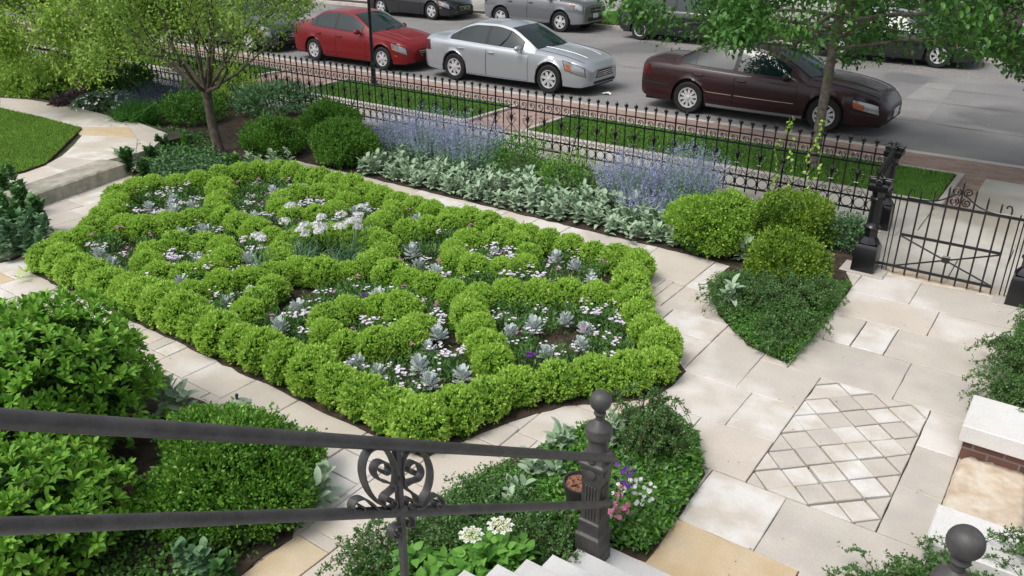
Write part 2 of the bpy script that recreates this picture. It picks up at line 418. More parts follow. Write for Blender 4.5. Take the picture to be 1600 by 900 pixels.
# ---- street
ST = -.13
mb = MB().box(-90, 60, 15.46, 27.3, -.28, ST)
tag(mb.build('street', 'asphalt'), kind='structure')
pt = [G(1392, 176, ST), G(1448, 131, ST), G(1496, 135, ST), G(1464, 182, ST)]
sheet('street_patch', [(-3.62, 18.7), (-2.78, 18.6), (-2.95, 23.2), (-3.6, 23.1)], ST+.004, 'asphalt_patch')
sheet('street_patch_gutter', [(-90, 15.47), (60, 15.47), (60, 15.95), (-90, 15.95)], ST+.003, 'asphalt_patch')
mb = MB()
def crack(x0, y0, x1, y1, wd, seed):
    r_ = random.Random(seed); n = 26; pts = []
    for k in range(n+1):
        t = k/n; pts.append((x0+(x1-x0)*t+r_.uniform(-.03, .03), y0+(y1-y0)*t+r_.uniform(-.03, .03)+.12*math.sin(t*5+seed)))
    V = []; 
    for k, (x, y) in enumerate(pts):
        w_ = wd*r_.uniform(.3, 1); V += [(x, y-w_, ST+.006), (x, y+w_, ST+.006)]
    mb.add(V, [(2*k, 2*k+2, 2*k+3, 2*k+1) for k in range(n)])
crack(-3.6, 18.3, 6, 17.6, .018, 1); crack(-14, 20.5, 8, 20.9, .014, 2); crack(-30, 22.4, 6, 22.2, .010, 3); crack(-2.5, 19, -2.1, 24.5, .010, 4); crack(-9, 16, -8.2, 19.5, .012, 5); crack(-.6, 16, .6, 21, .012, 6)
tag(mb.build('street_crack', 'dark_tar'), kind='structure')
# ---- verge: kerb, brick strip, lawns with kerbs, brick crossings, pavement
mb = MB()
for i in range(-30, 20):
    mb.box(i*3+.01, i*3+2.99, 15.30, 15.455, -.27, -.012, bev=.012)
tag(mb.build('kerb', 'curb_concrete'), kind='structure')
tag(MB().box(-90, 60, 14.30, 15.295, -.26, -.016).build('brick_strip', 'verge_brick'), kind='structure')
mb = MB()
xs = -60
while xs < 20:
    mb.box(xs+.006, xs+1.494, 11.22, 12.36, -.26, -.008+random.uniform(-.002, .002), bev=.006); xs += 1.5
tag(mb.build('sidewalk', 'concrete'), kind='structure')
lawns = [(-60, -17.05), (-14.97, -9.9), (-8.62, -1.42), (3.0, 30)]
mb = MB(); ke = MB()
for a, b in lawns:
    mb.box(a+.09, b-.09, 12.49, 14.20, -.26, .0)
    ke.box(a, b, 12.37, 12.48, -.26, .045, bev=.01); ke.box(a, b, 14.21, 14.295, -.26, .02, bev=.01)
    ke.box(a, a+.085, 12.485, 14.205, -.26, .045, bev=.01); ke.box(b-.085, b, 12.485, 14.205, -.26, .045, bev=.01)
tag(mb.build('verge_soil', 'soil'), kind='structure'); tag(ke.build('verge_edging', 'curb_concrete'), kind='structure')
for nm, a, b, m in (('brick_crossing', -17.05, -14.97, 'verge_brick'), ('brick_crossing', -9.9, -8.62, 'verge_brick'), ('concrete_crossing', -1.12, 2.7, 'concrete')):
    tag(MB().box(a, b, 12.37, 14.295, -.26, -.012).build(nm, m), kind='structure')
tag(MB().box(-1.42, -1.12, 12.37, 14.295, -.26, -.014).box(2.7, 3.0, 12.37, 14.295, -.26, -.014).build('brick_border', 'verge_brick'), kind='structure')
def grass_patch(n, x0, x1, y0, y1, z, h, m, nm):
    L = Leaves()
    b = np.stack([rng.uniform(x0, x1, n), rng.uniform(y0, y1, n), np.full(n, z)], 1)
    d = rng.normal(size=(n, 3))*.45; d[:, 2] = 1
    L.quad(b, d, rng.normal(size=(n, 3)), rng.uniform(.6, 1.2, n)*h, h*.42, fold=.0, wide=.35)
    return tag(L.build(nm, m), kind='stuff')
grass_patch(36000, -14.85, -10.0, 12.5, 14.19, 0, .045, 'grass_blade', 'grass')
grass_patch(50000, -8.5, -1.54, 12.5, 14.19, 0, .045, 'grass_blade', 'grass')
grass_patch(20000, -26, -17.2, 12.5, 14.19, 0, .05, 'grass_blade', 'grass')
# ---- across the street
mb = MB()
for i in range(-30, 20): mb.box(i*3+.01, i*3+2.99, 27.31, 27.46, -.27, .0, bev=.012)
tag(mb.build('kerb', 'curb_concrete'), kind='structure')
tag(MB().box(-90, 60, 27.47, 28.3, -.27, -.01).build('far_verge_soil', 'soil'), kind='structure')
tag(MB().box(-90, 60, 28.31, 60, -.27, -.02).build('far_sidewalk', 'curb_concrete'), kind='structure')
grass_patch(26000, -19.5, -2, 27.5, 31, 0, .11, 'grass_blade', 'grass')
tag(MB().box(-26.5, -25.4, 28.35, 29.6, -.02, -.008).build('far_brick_path', 'verge_brick'), kind='structure')
tag(MB().box(-28.2, -26.6, 28.4, 28.62, -.02, .22, bev=.01).build('low_wall', 'limestone'), 'low grey stone wall edging the far pavement behind the red car', 'wall')

# ---- paving inside the yard
CELL = .05
X0, X1, Y0, Y1 = -12.6, 1.4, .2, 9.5
nx, ny = int(round((X1-X0)/CELL)), int(round((Y1-Y0)/CELL))
occ = np.zeros((nx, ny), bool)
stones = []
def mark(x0, x1, y0, y1):
    i0, i1 = int(round((x0-X0)/CELL)), int(round((x1-X0)/CELL)); j0, j1 = int(round((y0-Y0)/CELL)), int(round((y1-Y0)/CELL))
    occ[max(0, i0):max(0, i1), max(0, j0):max(0, j1)] = True
EXPL = [(-1.7, -1.1, 8.75, 9.45, 0), (-1.1, -.1, 8.75, 9.45, 0), (-1.7, -.8, 8.1, 8.75, 0), (-.8, .1, 8.1, 8.75, 0), (-1.7, -1.35, 7.45, 8.1, 0),
        (-1.35, -1.05, 7.45, 8.1, 3), (-1.05, .1, 7.45, 8.1, 0), (-1.7, -.8, 6.7, 7.45, 4), (-.8, .1, 6.7, 7.45, 4),
        (-.5, -.2, 6.1, 6.7, 0), (-.5, -.2, 5.5, 6.1, 4), (-.5, -.2, 4.9, 5.5, 4), (-1.4, -.5, 4.9, 6.7, -1),
        (-1.95, -1.4, 6.1, 6.7, 0), (-2.45, -1.95, 6.1, 7.05, 0), (-1.8, -1.4, 5.5, 6.1, 3), (-2.45, -1.8, 5.5, 6.1, 0), (-2.0, -1.4, 4.9, 5.5, 0),
        (-2.45, -2.0, 5.05, 5.5, 3), (-1.65, -1.1, 4.25, 4.9, 3), (-1.1, -.2, 4.25, 4.9, 4), (-.2, 1.1, 4.25, 4.6, 0), (-1.75, -.8, 3.7, 4.25, 1), (-.8, .2, 3.7, 4.25, 4),
        (-3.2, -2.45, 7.2, 7.8, 0), (-3.35, -3.05, 6.9, 7.2, 4), (-3.05, -2.45, 6.75, 7.2, 3), (-2.9, -2.45, 6.1, 6.75, 0), (-3.2, -2.45, 7.8, 8.7, 3), (-3.95, -3.2, 7.85, 8.7, 0),
        (-5.95, -5.4, 3.4, 3.85, 0), (-5.4, -4.85, 3.3, 3.8, 0), (-4.85, -4.05, 3.25, 4.1, 0), (-4.05, -3.45, 3.5, 4.2, 0), (-6.4, -5.95, 3.4, 3.85, 0), (-6.6, -6.4, 3.55, 3.85, 3),
        (-3.6, -3.3, 1.6, 2.65, 1), (-3.3, -2.6, 1.8, 2.75, 0), (-3.6, -2.9, 2.75, 3.5, 0), (-3.1, -2.45, 4.45, 5.05, 0), (-3.45, -3.1, 4.2, 4.5, 4)]
for s_ in EXPL:
    stones.append(s_); mark(*s_[:4])
rs = random.Random(5)
# narrow edging strip behind the parterre
x = -10.6
while x < -3.95:
    l = rs.choice([.5, .7, .9, 1.1]); x2 = min(x+l, -3.95); x2 = round(x2/CELL)*CELL
    stones.append((x, x2, 8.15, 8.7, rs.choice([0, 0, 0, 3]))); mark(x, x2, 8.15, 8.7); x = x2
for j in range(ny):
    for i in range(nx):
        if occ[i, j]: continue
        wd = rs.choice([9, 12, 14, 18]); ht = rs.choice([8, 10, 12, 12])
        w_ = 0
        while w_ < wd and i+w_ < nx and not occ[i+w_, j]: w_ += 1
        rest = 0
        while i+w_+rest < nx and rest < 5 and not occ[i+w_+rest, j]: rest += 1
        if rest < 5: w_ += rest if rest < 5 else 0
        h_ = 0
        while h_ < ht and j+h_ < ny and not occ[i:i+w_, j+h_].any(): h_ += 1
        occ[i:i+w_, j:j+h_] = True
        stones.append((X0+i*CELL, X0+(i+w_)*CELL, Y0+j*CELL, Y0+(j+h_)*CELL, rs.choices([0, 3, 4, 1], [8, 2, 2, 1])[0] if min(w_, h_) > 5 else 0))
MI = {0: 0, 1: 1, 3: 2, 4: 3}
mb = MB()
def poly_stone(mb, poly, z0, z1, mi, g=.004, wob=.0):
    """a prism with a small chamfer round the top"""
    c = Vector((sum(p[0] for p in poly)/len(poly), sum(p[1] for p in poly)/len(poly)))
    pts = []
    n = len(poly)
    for k in range(n):
        a, b = Vector(poly[k]), Vector(poly[(k+1) % n]); m = max(1, int((b-a).length/.12))
        for q in range(m):
            p = a+(b-a)*q/m
            if wob: p = p+Vector((rs.uniform(-wob, wob), rs.uniform(-wob, wob)))
            pts.append(p)
    def ins(d): return [p+(c-p).normalized()*d for p in pts]
    A, B = ins(g), ins(g+.006); m = len(pts)
    V = [(p.x, p.y, z0) for p in A]+[(p.x, p.y, z1-.005) for p in A]+[(p.x, p.y, z1) for p in B]
    Fc = [(k, (k+1) % m, m+(k+1) % m, m+k) for k in range(m)]+[(m+k, m+(k+1) % m, 2*m+(k+1) % m, 2*m+k) for k in range(m)]+[tuple(range(2*m, 3*m))]
    mb.add(V, Fc, mi)
for x0, x1, y0, y1, k in stones:
    if k < 0: continue
    g = rs.uniform(.0005, .004)
    poly_stone(mb, [(x0+g, y0+g), (x1-g, y0+g), (x1-g, y1-g), (x0+g, y1-g)], -.034, rs.uniform(-.003, .003), MI[k], g=.002, wob=.0025)
tag(mb.build('paving', ['flagstone', 'flagstone_tan', 'flagstone_white', 'flagstone_gray']), kind='structure')
# diamond panel
def clip(poly, x0, x1, y0, y1):
    for ax, val, sgn in ((0, x0, 1), (0, x1, -1), (1, y0, 1), (1, y1, -1)):
        out = []
        for k in range(len(poly)):
            a, b = poly[k], poly[(k+1) % len(poly)]
            ia, ib = sgn*(a[ax]-val) >= 0, sgn*(b[ax]-val) >= 0
            if ia: out.append(a)
            if ia != ib:
                t = (val-a[ax])/(b[ax]-a[ax]); out.append((a[0]+(b[0]-a[0])*t, a[1]+(b[1]-a[1])*t))
        poly = out
        if len(poly) < 3: return None
    return poly
mb = MB(); px0, px1, py0, py1 = -1.395, -.505, 4.905, 6.695
hx, hy = .1483, .1492
for i in range(-3, 10):
    for j in range(-3, 16):
        if (i+j) % 2: continue
        cx, cy = px0+i*hx, py0+j*hy
        g = rs.uniform(.007, .014); jx, jy = rs.uniform(-.004, .004), rs.uniform(-.004, .004)
        po = clip([(cx-hx+g+jx, cy+jy), (cx+jx, cy-hy+g+jy), (cx+hx-g+jx, cy+jy), (cx+jx, cy+hy-g+jy)], px0, px1, py0, py1)
        if po is None: continue
        ar = abs(sum(po[k][0]*po[(k+1) % len(po)][1]-po[(k+1) % len(po)][0]*po[k][1] for k in range(len(po))))/2
        if ar > .004: poly_stone(mb, po, -.034, rs.uniform(-.004, .006), rs.choice([0, 1, 1, 2]), g=.0, wob=.003)
tag(mb.build('diamond_paving', ['flagstone', 'flagstone_white', 'flagstone_gray']), kind='structure')
# threshold and pavement beyond the gate
mb = MB()
mb.box(-1.55, -.25, 9.46, 9.70, -.03, .004, 1, bev=.008)
for a, b, c_, d in ((-1.95, -.9, 9.71, 10.45), (-.89, .6, 9.71, 10.45), (-1.95, -.4, 10.46, 11.21), (-.39, 1.5, 10.46, 11.21)): mb.box(a, b, c_, d, -.03, -.004, 0, bev=.008)
tag(mb.build('entry_paving', ['concrete', 'rough_slab']), kind='structure')

L = Leaves(); n = 260
b = np.column_stack([rng.uniform(-7, .2, n), rng.uniform(2, 9.4, n), np.full(n, .006)]); d = rng.normal(size=b.shape); d[:, 2] *= .08
L.quad(b, d, np.tile([0, 0, 1.], (n, 1))+rng.normal(size=b.shape)*.2, rng.uniform(.006, .022, n), .008)
tag(L.build('leaf_litter', 'mulch_chip'), kind='stuff')
# ---- raised terrace, lawn and path at left
TZ = .19
tag(MB().box(-60, -12.75, -20, 8.3, -.03, TZ-.03).build('terrace_soil', 'joint_soil'), kind='structure')
mb = MB()
rs2 = random.Random(11)
def frame_stone(mb, poly, z, mi): poly_stone(mb, poly, z-.18, z+rs2.uniform(-.003, .003), mi, g=.002, wob=.004)
def GZ(px, py, z=TZ): v = G(px, py, z); return (v.x, v.y)
tp = [[(0, 152), (45, 155), (90, 195), (0, 172)], [(45, 155), (120, 167), (165, 184), (75, 188)], [(75, 188), (165, 184), (200, 197), (100, 198)], [(120, 167), (170, 180), (215, 190), (165, 184)],
      [(165, 184), (215, 190), (262, 208), (200, 197)], [(100, 198), (200, 197), (215, 215), (128, 210)], [(200, 197), (262, 208), (240, 228), (215, 215)],
      [(128, 210), (215, 215), (212, 238), (112, 228)], [(112, 228), (212, 238), (160, 250), (95, 243)], [(95, 243), (160, 250), (110, 266), (70, 256)], [(70, 256), (110, 266), (40, 288), (20, 272)], [(20, 272), (40, 288), (0, 300), (-20, 288)], [(215, 215), (240, 228), (212, 238)]]
for k, q in enumerate(tp):
    poly = [GZ(*p) for p in q]
    frame_stone(mb, poly[::-1], TZ-.006-.001*k, [0, 0, 2, 0, 0, 1, 0, 0, 2, 3, 0, 0, 0][k])
tag(mb.build('terrace_paving', ['flagstone', 'flagstone_tan', 'flagstone_white', 'flagstone_gray']), kind='structure')
lp = [GZ(-220, 126), GZ(0, 170), GZ(64, 184), GZ(128, 201), GZ(98, 231), GZ(72, 256), GZ(38, 268), GZ(0, 277), GZ(-220, 330)]
LA = np.array([(p[0], p[1]) for p in lp])
mb = MB(); poly_stone(mb, lp[::-1], TZ-.08, TZ+.012, 0, g=0); tag(mb.build('lawn_soil', 'soil'), kind='structure')
def inpoly(P, poly):
    x, y = P[:, 0], P[:, 1]; c = np.zeros(len(P), bool); n = len(poly)
    for i in range(n):
        x1, y1 = poly[i]; x2, y2 = poly[(i+1) % n]
        if y1 == y2: continue
        k = ((y1 > y) != (y2 > y)) & (x < (x2-x1)*(y-y1)/(y2-y1)+x1); c ^= k
    return c
def grass_poly(n, poly, z, h, m, nm):
    A = np.array(poly)[:, :2]; lo, hi = A.min(0), A.max(0); lo = np.maximum(lo, -19.5 if True else lo)
    lo = np.array([max(A[:, 0].min(), -19), A[:, 1].min()])
    P = rng.uniform(lo, hi, size=(n, 2)); P = P[inpoly(P, A)]
    L = Leaves(); n = len(P); b = np.column_stack([P, np.full(n, z)]); d = rng.normal(size=(n, 3))*.45; d[:, 2] = 1
    L.quad(b, d, rng.normal(size=(n, 3)), rng.uniform(.6, 1.2, n)*h, h*.42, fold=0, wide=.35)
    return tag(L.build(nm, m), kind='stuff')
grass_poly(110000, lp, TZ+.01, .035, 'lawn_blade', 'lawn_grass')
# limestone step
sa, sb, sc, sdd = Vector(GZ(10, 300)), Vector(GZ(158, 250)), Vector(GZ(181, 262)), Vector(GZ(60, 305))
sdir = (sb-Vector(GZ(0, 302))).normalized(); snr = Vector((sdir.y, -sdir.x))
o0 = sb
mb = MB(); nseg = 26; V = []
for k in range(nseg+1):
    p = o0-sdir*(2.05*k/nseg)
    j1, j2, j3 = rs2.uniform(-.012, .012), rs2.uniform(-.012, .012), rs2.uniform(-.006, .006)
    q0 = p+snr*.0; q1 = p+snr*(.47+j3); q2 = p+snr*(.50+j1); q3 = p+snr*(.49+j2); q4 = p+snr*(.515+j1)
    V += [(q0.x, q0.y, -.03), (q0.x, q0.y, TZ+.012), (q1.x, q1.y, TZ+.014+j3*.3), (q2.x, q2.y, TZ-.005), (q3.x, q3.y, TZ*.45), (q4.x, q4.y, -.03)]
Fc = []
for k in range(nseg):
    for j in range(5): Fc.append((6*k+j, 6*k+6+j, 6*k+7+j, 6*k+1+j))
Fc += [tuple(range(5, -1, -1)), tuple(range(6*nseg, 6*nseg+6))]
mb.add(V, Fc)
o = mb.build('stone_step', 'limestone')
tag(o, 'long rough-faced limestone step between the lawn path and the lower paving', 'step')

# ---- planting beds (soil sheets just above the paving)
def bed(name, pix, z=.012, pts=None, th=.045):
    P = [G(*q, z) for q in pix] if pts is None else [Vector((a, b, z)) for a, b in pts]
    mb = MB(); pl = [(p.x, p.y) for p in P]
    A = sum(pl[k][0]*pl[(k+1) % len(pl)][1]-pl[(k+1) % len(pl)][0]*pl[k][1] for k in range(len(pl)))
    if A < 0: pl = pl[::-1]
    poly_stone(mb, pl, z-th, z, 0, g=0, wob=.015)
    o = mb.build(name, 'soil'); tag(o, kind='structure')
    # mulch chips
    A = np.array(pl); n = int(min(9000, 260*abs(np.ptp(A[:, 0])*np.ptp(A[:, 1])))); Q = rng.uniform(A.min(0), A.max(0), size=(n, 2)); Q = Q[inpoly(Q, A)]
    L = Leaves(); b = np.column_stack([Q, np.full(len(Q), z+.004)]); d = rng.normal(size=b.shape); d[:, 2] *= .25
    L.quad(b, d, np.tile([0, 0, 1.], (len(b), 1))+rng.normal(size=b.shape)*.3, rng.uniform(.015, .05, len(b)), .016)
    tag(L.build('mulch', 'mulch_chip'), kind='stuff')
    return pl
KN = [(-9.35, 3.79), (-3.46, 3.74), (-3.36, 4.1), (-3.17, 4.65), (-2.99, 4.98), (-2.68, 5.26), (-2.45, 5.52), (-2.40, 5.8), (-2.42, 6.08), (-2.68, 6.4), (-3.02, 6.7), (-3.28, 7.1), (-3.50, 7.5), (-3.60, 7.80), (-4.1, 7.95), (-9.95, 7.98), (-10.3, 7.2), (-10.45, 6.75), (-10.9, 6.2), (-10.83, 5.6), (-10.25, 5.05), (-9.82, 4.5), (-9.58, 4.1)]
bed('knot_bed_soil', None, pts=KN)
bed('back_bed_soil', None, pts=[(-11.0, 8.66), (-3.35, 8.66), (-3.0, 8.62), (-2.95, 7.9), (-2.62, 7.35), (-2.15, 6.9), (-1.72, 6.76), (-1.70, 8.9), (-1.86, 9.2), (-2.0, 10.85), (-4.1, 11.0), (-22, 11.0), (-22, 8.3), (-13.4, 8.3), (-12.4, 7.0), (-11.75, 6.5), (-11.0, 7.6)], th=.05)
bed('ivy_bed_soil', [(-200, 330), (0, 286), (50, 300), (78, 345), (60, 385), (20, 405), (-200, 450)], z=.016)
bed('shrub_bed_soil', None, pts=[(-9, 3.2), (-7.4, 3.25), (-6.2, 3.2), (-5.2, 3.28), (-4.45, 3.2), (-3.85, 3.0), (-3.6, 2.6), (-3.6, 2.1), (-3.6, -.5), (-9, -.5)], z=.017)
bed('stair_bed_soil', None, pts=[(-3.1, 2.2), (-3.0, 3.2), (-3.0, 3.9), (-2.75, 4.7), (-2.4, 5.15), (-1.9, 5.2), (-1.68, 4.8), (-1.62, 4.3), (-1.62, 3.75), (-1.95, 3.7), (-1.97, .4), (-3.1, .4)], z=.013)
bed('corner_bed_soil', None, pts=[(-.12, 6.75), (-.1, 8.9), (1.6, 8.9), (1.6, 6.75)], z=.018)
bed('stairside_bed_soil', None, pts=[(-.45, 3.3), (-.3, 4.55), (1.6, 4.56), (1.6, 3.3)], z=.019)

# ================================================================== LARGE STRUCTURE: stairs, planter walls
st = thing('staircase', (-.9, 2.5, 0), 'pale grey stone stairs rising from the paving beside the iron newel', 'stairs')
for k in range(1, 12):
    yf = 3.16-.27*(k-2) if k > 1 else 3.45
    b = MB().box(-1.04, 1.05, (yf-2.5)-.30, (yf-2.5), .17*(k-1)+(.0 if k > 1 else -.03), .17*k, bev=.008)
    o = b.build('step', 'tread_stone', st)
MB().box(-1.0, 1.4, .95, 1.22, -.03, .028, bev=.006).build('landing_slab', 'tread_stone', st)
mb = MB()
for k in range(2, 12):
    yf = 3.16-.27*(k-2)
    mb.box(-1.0, 1.0, yf-2.5-2.4, yf-2.5-.31, .17*(k-1)-.17, .17*(k-1)-.003)
mb.build('stair_core', 'coping_stone', st)
# sunken well with two pale copings on brick walls
pw = thing('planter_wall', (.6, 6.33, 0), 'low brick wall under a white stone coping beside the planted corner bed', 'wall')
MB().box(-.83, 1.4, -.26, .26, .17, .31, bev=.008).build('coping', 'coping_stone', pw)
MB().box(-.80, 1.4, -.22, .22, -.6, .168).build('brick_face', 'wall_brick', pw)
pw = thing('planter_wall', (.6, 4.75, 0), 'low wall with white stone coping half hidden by creeping stems near the stairs', 'wall')
MB().box(-.80, 1.4, -.21, .21, .2, .34, bev=.008).build('coping', 'coping_stone', pw)
MB().box(-.77, 1.4, -.17, .17, -.6, .198).build('brick_face', 'wall_brick', pw)
# rough slab between them
def rough_block(name, x0, x1, y0, y1, z0, z1, m, wob=.012, n=14):
    V = []; Fc = []
    mb = MB(); N_ = n
    def P(u, v): return x0+(x1-x0)*u, y0+(y1-y0)*v
    top = [[None]*(N_+1) for _ in range(N_+1)]
    for i in range(N_+1):
        for j in range(N_+1):
            x, y = P(i/N_, j/N_); e = min(i, N_-i, j, N_-j)
            dx = rs2.uniform(-wob, wob) if 1 else 0
            z = z1+rs2.uniform(-wob, wob)*.35-(.018 if e == 0 else 0)
            cx, cy = (x0+x1)/2, (y0+y1)/2
            # rounded corners
            u, v = 2*i/N_-1, 2*j/N_-1; rr = max(0, abs(u)*abs(v)-.72)*.35
            x = cx+(x-cx)*(1-rr)+(dx if e == 0 else 0); y = cy+(y-cy)*(1-rr)+(dx if e == 0 else 0)
            V.append((x, y, z))
    for i in range(N_):
        for j in range(N_):
            a = i*(N_+1)+j; Fc.append((a, a+N_+1, a+N_+2, a+1))
    per = [(i, 0) for i in range(N_)]+[(N_, j) for j in range(N_)]+[(N_-i, N_) for i in range(N_)]+[(0, N_-j) for j in range(N_)]
    b = len(V)
    for (i, j) in per:
        p = V[i*(N_+1)+j]; V.append((p[0]+rs2.uniform(-wob, wob)*.6, p[1]+rs2.uniform(-wob, wob)*.6, z0))
    m_ = len(per)
    for k in range(m_):
        i, j = per[k]; i2, j2 = per[(k+1) % m_]
        Fc.append((i*(N_+1)+j, b+k, b+(k+1) % m_, i2*(N_+1)+j2))
    mb.add(V, Fc); return mb.build(name, m, smooth=True)
tag(rough_block('stone_slab', -.19, .27, 4.98, 6.1, -.3, .07, 'rough_slab'), 'thick rusty cream stone slab with broken edge between the two copings', 'stone slab')
tag(rough_block('stone_slab', .29, 1.4, 4.98, 6.1, -.4, -.12, 'well_floor'), 'lower mottled pale stone slab beside the rusty cream slab', 'stone slab')

# ================================================================== IRON FENCE
FY, S0, X00 = 11.12, .1639, -9.2175
fence = thing('iron_fence', (X00, FY, 0), 'long black wrought iron fence with spear finials and scrolls along the pavement', 'fence')
def fleur(mb, z, r=.0085):
    mb.lathe([(r, z-.10), (.016, z-.095), (.016, z-.085), (.010, z-.078), (.010, z-.07), (.019, z-.062), (.019, z-.052), (.010, z-.045), (.011, z-.03), (.017, z-.012), (.010, z+.012), (.0015, z+.045)], 6)
    for a in range(4):
        c, s_ = math.cos(a*PI/2), math.sin(a*PI/2)
        mb.tube([(c*.008, s_*.008, z-.035), (c*.022, s_*.022, z-.015), (c*.030, s_*.030, z+.006), (c*.036, s_*.036, z+.004)], [.007, .007, .006, .003], 5)
pk = MB().tube([(0, 0, .09), (0, 0, 1.01)], .0105, 6); fleur(pk, 1.085)
post = MB().tube([(0, 0, -.03), (0, 0, 1.01)], .014, 6); fleur(post, 1.085); post.tube([(0, 0, .62), (-.03, -.30, -.03)], .011, 6); post.tube([(0, 0, .3), (-.015, -.16, .27)], .008, 5)
def spiral(c, r0, turns, a0, sgn, n=16, ax='xz'):
    pts = []
    for i in range(n+1):
        t = i/n; a = a0+sgn*2*PI*turns*t; r = r0*(1-.78*t)
        pts.append((c[0]+r*math.cos(a), 0, c[1]+r*math.sin(a)))
    return pts
band = MB()   # C scroll between the twin top rails
band.tube(spiral((0, .852), .062, 1.15, -PI/2, 1, 16), .0070, 5)
band.tube([(0, 0, .852), (-.014, 0, .868), (0, 0, .884), (.012, 0, .868)], .008, 5)
bot = MB()   # ring under, two volutes above the low rail
ring = [(math.cos(2*PI*k/14)*.070, 0, .242+math.sin(2*PI*k/14)*.070) for k in range(15)]
bot.tube(ring, .0065, 5, cap=False)
heart = MB()  # fleur scroll with V legs, spans two bays
for s_ in (-1, 1):
    heart.tube([(s_*.012, 0, .50), (s_*.05, 0, .535), (s_*.085, 0, .575)]+[(p[0], 0, p[2]) for p in spiral((s_*.062, .60), .034, .9, 0 if s_ > 0 else PI, s_, 10)], .0055, 5)
    heart.tube([(s_*.010, 0, .56), (s_*.03, 0, .64), (s_*.055, 0, .69), (s_*.075, 0, .68), (s_*.07, 0, .655)], .006, 5)
    heart.tube([(0, 0, .505), (s_*.07, 0, .44), (s_*.155, 0, .345)], .0055, 5)
    heart.tube([(p[0], 0, p[2]) for p in spiral((s_*.062, .375), .038, 1.1, -PI/2, s_, 12)], .0055, 5)
heart.lathe([(.006, .52), (.02, .60), (.026, .64), (.012, .69), (.003, .73)], 6)
heart.tube([(-.03, 0, .505), (.03, 0, .505)], .011, 5)
first = {}
def inst(key, mbx, name, n, dx=0, kind=None):
    x = n*S0+dx
    if key not in first:
        o = mbx.build(name, 'iron', fence); first[key] = o
    else:
        o = first[key].copy(); link(o, fence)
    o.location = (x, 0, 0); return o
N0, N1 = -54, 44
for n in range(N0, N1+1):
    if (n-6) % 10 == 0: inst('post', post, 'post', n)
    else: inst('pk', pk, 'picket', n)
for n in range(N0, N1): inst('band', band, 'scroll', n, S0/2)
for n in range(N0, N1): inst('ring', bot, 'ring', n, S0/2)
for n in range(N0+2, N1, 2): inst('heart', heart, 'heart_scroll', n)
xa, xb = N0*S0-.02, N1*S0+.12
for z, r in ((.925, .010), (.778, .013), (.325, .012), (.160, .012)):
    MB().box(-26+0*xa, xb, -r, r, z-r*.8, z+r*.8).build('rail', 'iron', fence)
mbf = MB()
for n in range(-100, N0):
    x = n*S0; mbf.tube([(x, 0, .09), (x, 0, 1.01)], .0085, 5); mbf.lathe([(.01, .985), (.019, 1.03), (.010, 1.05), (.026, 1.08), (.002, 1.13)], 5, c=(x, 0, 0))
    ringq = [(x+.08+math.cos(2*PI*k/8)*.070, 0, .242+math.sin(2*PI*k/8)*.070) for k in range(9)]; mbf.tube(ringq, .0065, 4, cap=False)
o = mbf.build('distant_pickets', 'iron', fence); o['kind'] = 'stuff'
def ornate_post(x, y, label, h=1.10, z0=0):
    t = thing('gate_post', (x, y, z0), label, 'gate post', )
    MB().box(-.24, .24, -.17, .17, -.03, .02, bev=.01).build('base_stone', 'curb_concrete', t)
    mb = MB()
    q = math.sqrt(2)
    mb.lathe([(.125*q, .02), (.118*q, .30), (.10*q, .335)], 4, sq=True)
    mb.lathe([(.10, .335), (.118, .35), (.105, .38), (.072, .42), (.070, .50), (.088, .515), (.09, .54), (.072, .56), (.066, .60), (.064, .83), (.082, .845), (.082, .87), (.066, .885), (.07, .92), (.085, .96)], 8)
    mb.lathe([(.085*q, .955), (.105*q, .985), (.105*q, 1.03), (.085*q, 1.045)], 4, sq=True)
    for a in range(4):
        M = Matrix.Rotation(a*PI/2, 4, 'Z') @ Matrix.Translation((.075, .0, 1.04))
        mb.box(-.03, .035, -.035, .035, 0, .05, bev=.008, M=M); mb.box(-.022, .05, -.02, .02, .045, .065, bev=.005, M=M)
    mb.lathe([(.05, 1.04), (.05, 1.06), (.012, 1.10), (.016, 1.12), (.002, 1.15)], 8)
    o = mb.build('column', 'iron', t); autosmooth(o, 35); return t
ornate_post(-1.72, 9.42, 'black cast iron gate post on a stone pad at the left side of the gate')
ornate_post(-.16, 9.42, 'black cast iron gate post at the picture edge on the right of the gate')
ornate_post(-1.92, 10.98, 'black cast iron corner post where the long fence meets the side fence')
# side fence between corner post and gate post
sf = thing('side_fence', (-1.80, 9.55, 0), 'short black iron return fence between the corner post and gate post', 'fence')
ang = math.atan2(.12, 1.33); Ms = Matrix.Rotation(PI/2+ang*.9, 4, 'Z')
L_ = 1.33
for k in range(1, 10):
    x = k*L_/10
    b = MB().tube([(x, 0, .09), (x, 0, 1.01)], .0085, 6); fleur_b = MB(); fleur(fleur_b, 1.085); b.add([(v[0]+x, v[1], v[2]) for v in fleur_b.V], fleur_b.F)
    b.V = [tuple(Ms @ Vector(v)) for v in b.V]; b.build('picket', 'iron', sf)
for z, r in ((.925, .010), (.778, .013), (.325, .012), (.160, .012)):
    b = MB().box(0, L_, -r, r, z-r*.8, z+r*.8, M=Ms); b.build('rail', 'iron', sf)
for k in range(10):
    b = MB(); b.V, b.F, b.m = [], [], []
    for src in (band, bot):
        bb = len(b.V); b.V += [tuple(Ms @ Vector((v[0]+(k+.5)*L_/10, v[1], v[2]))) for v in src.V]; b.F += [tuple(bb+i for i in f) for f in src.F]; b.m += [0]*len(src.F)
    b.build('scroll', 'iron', sf)
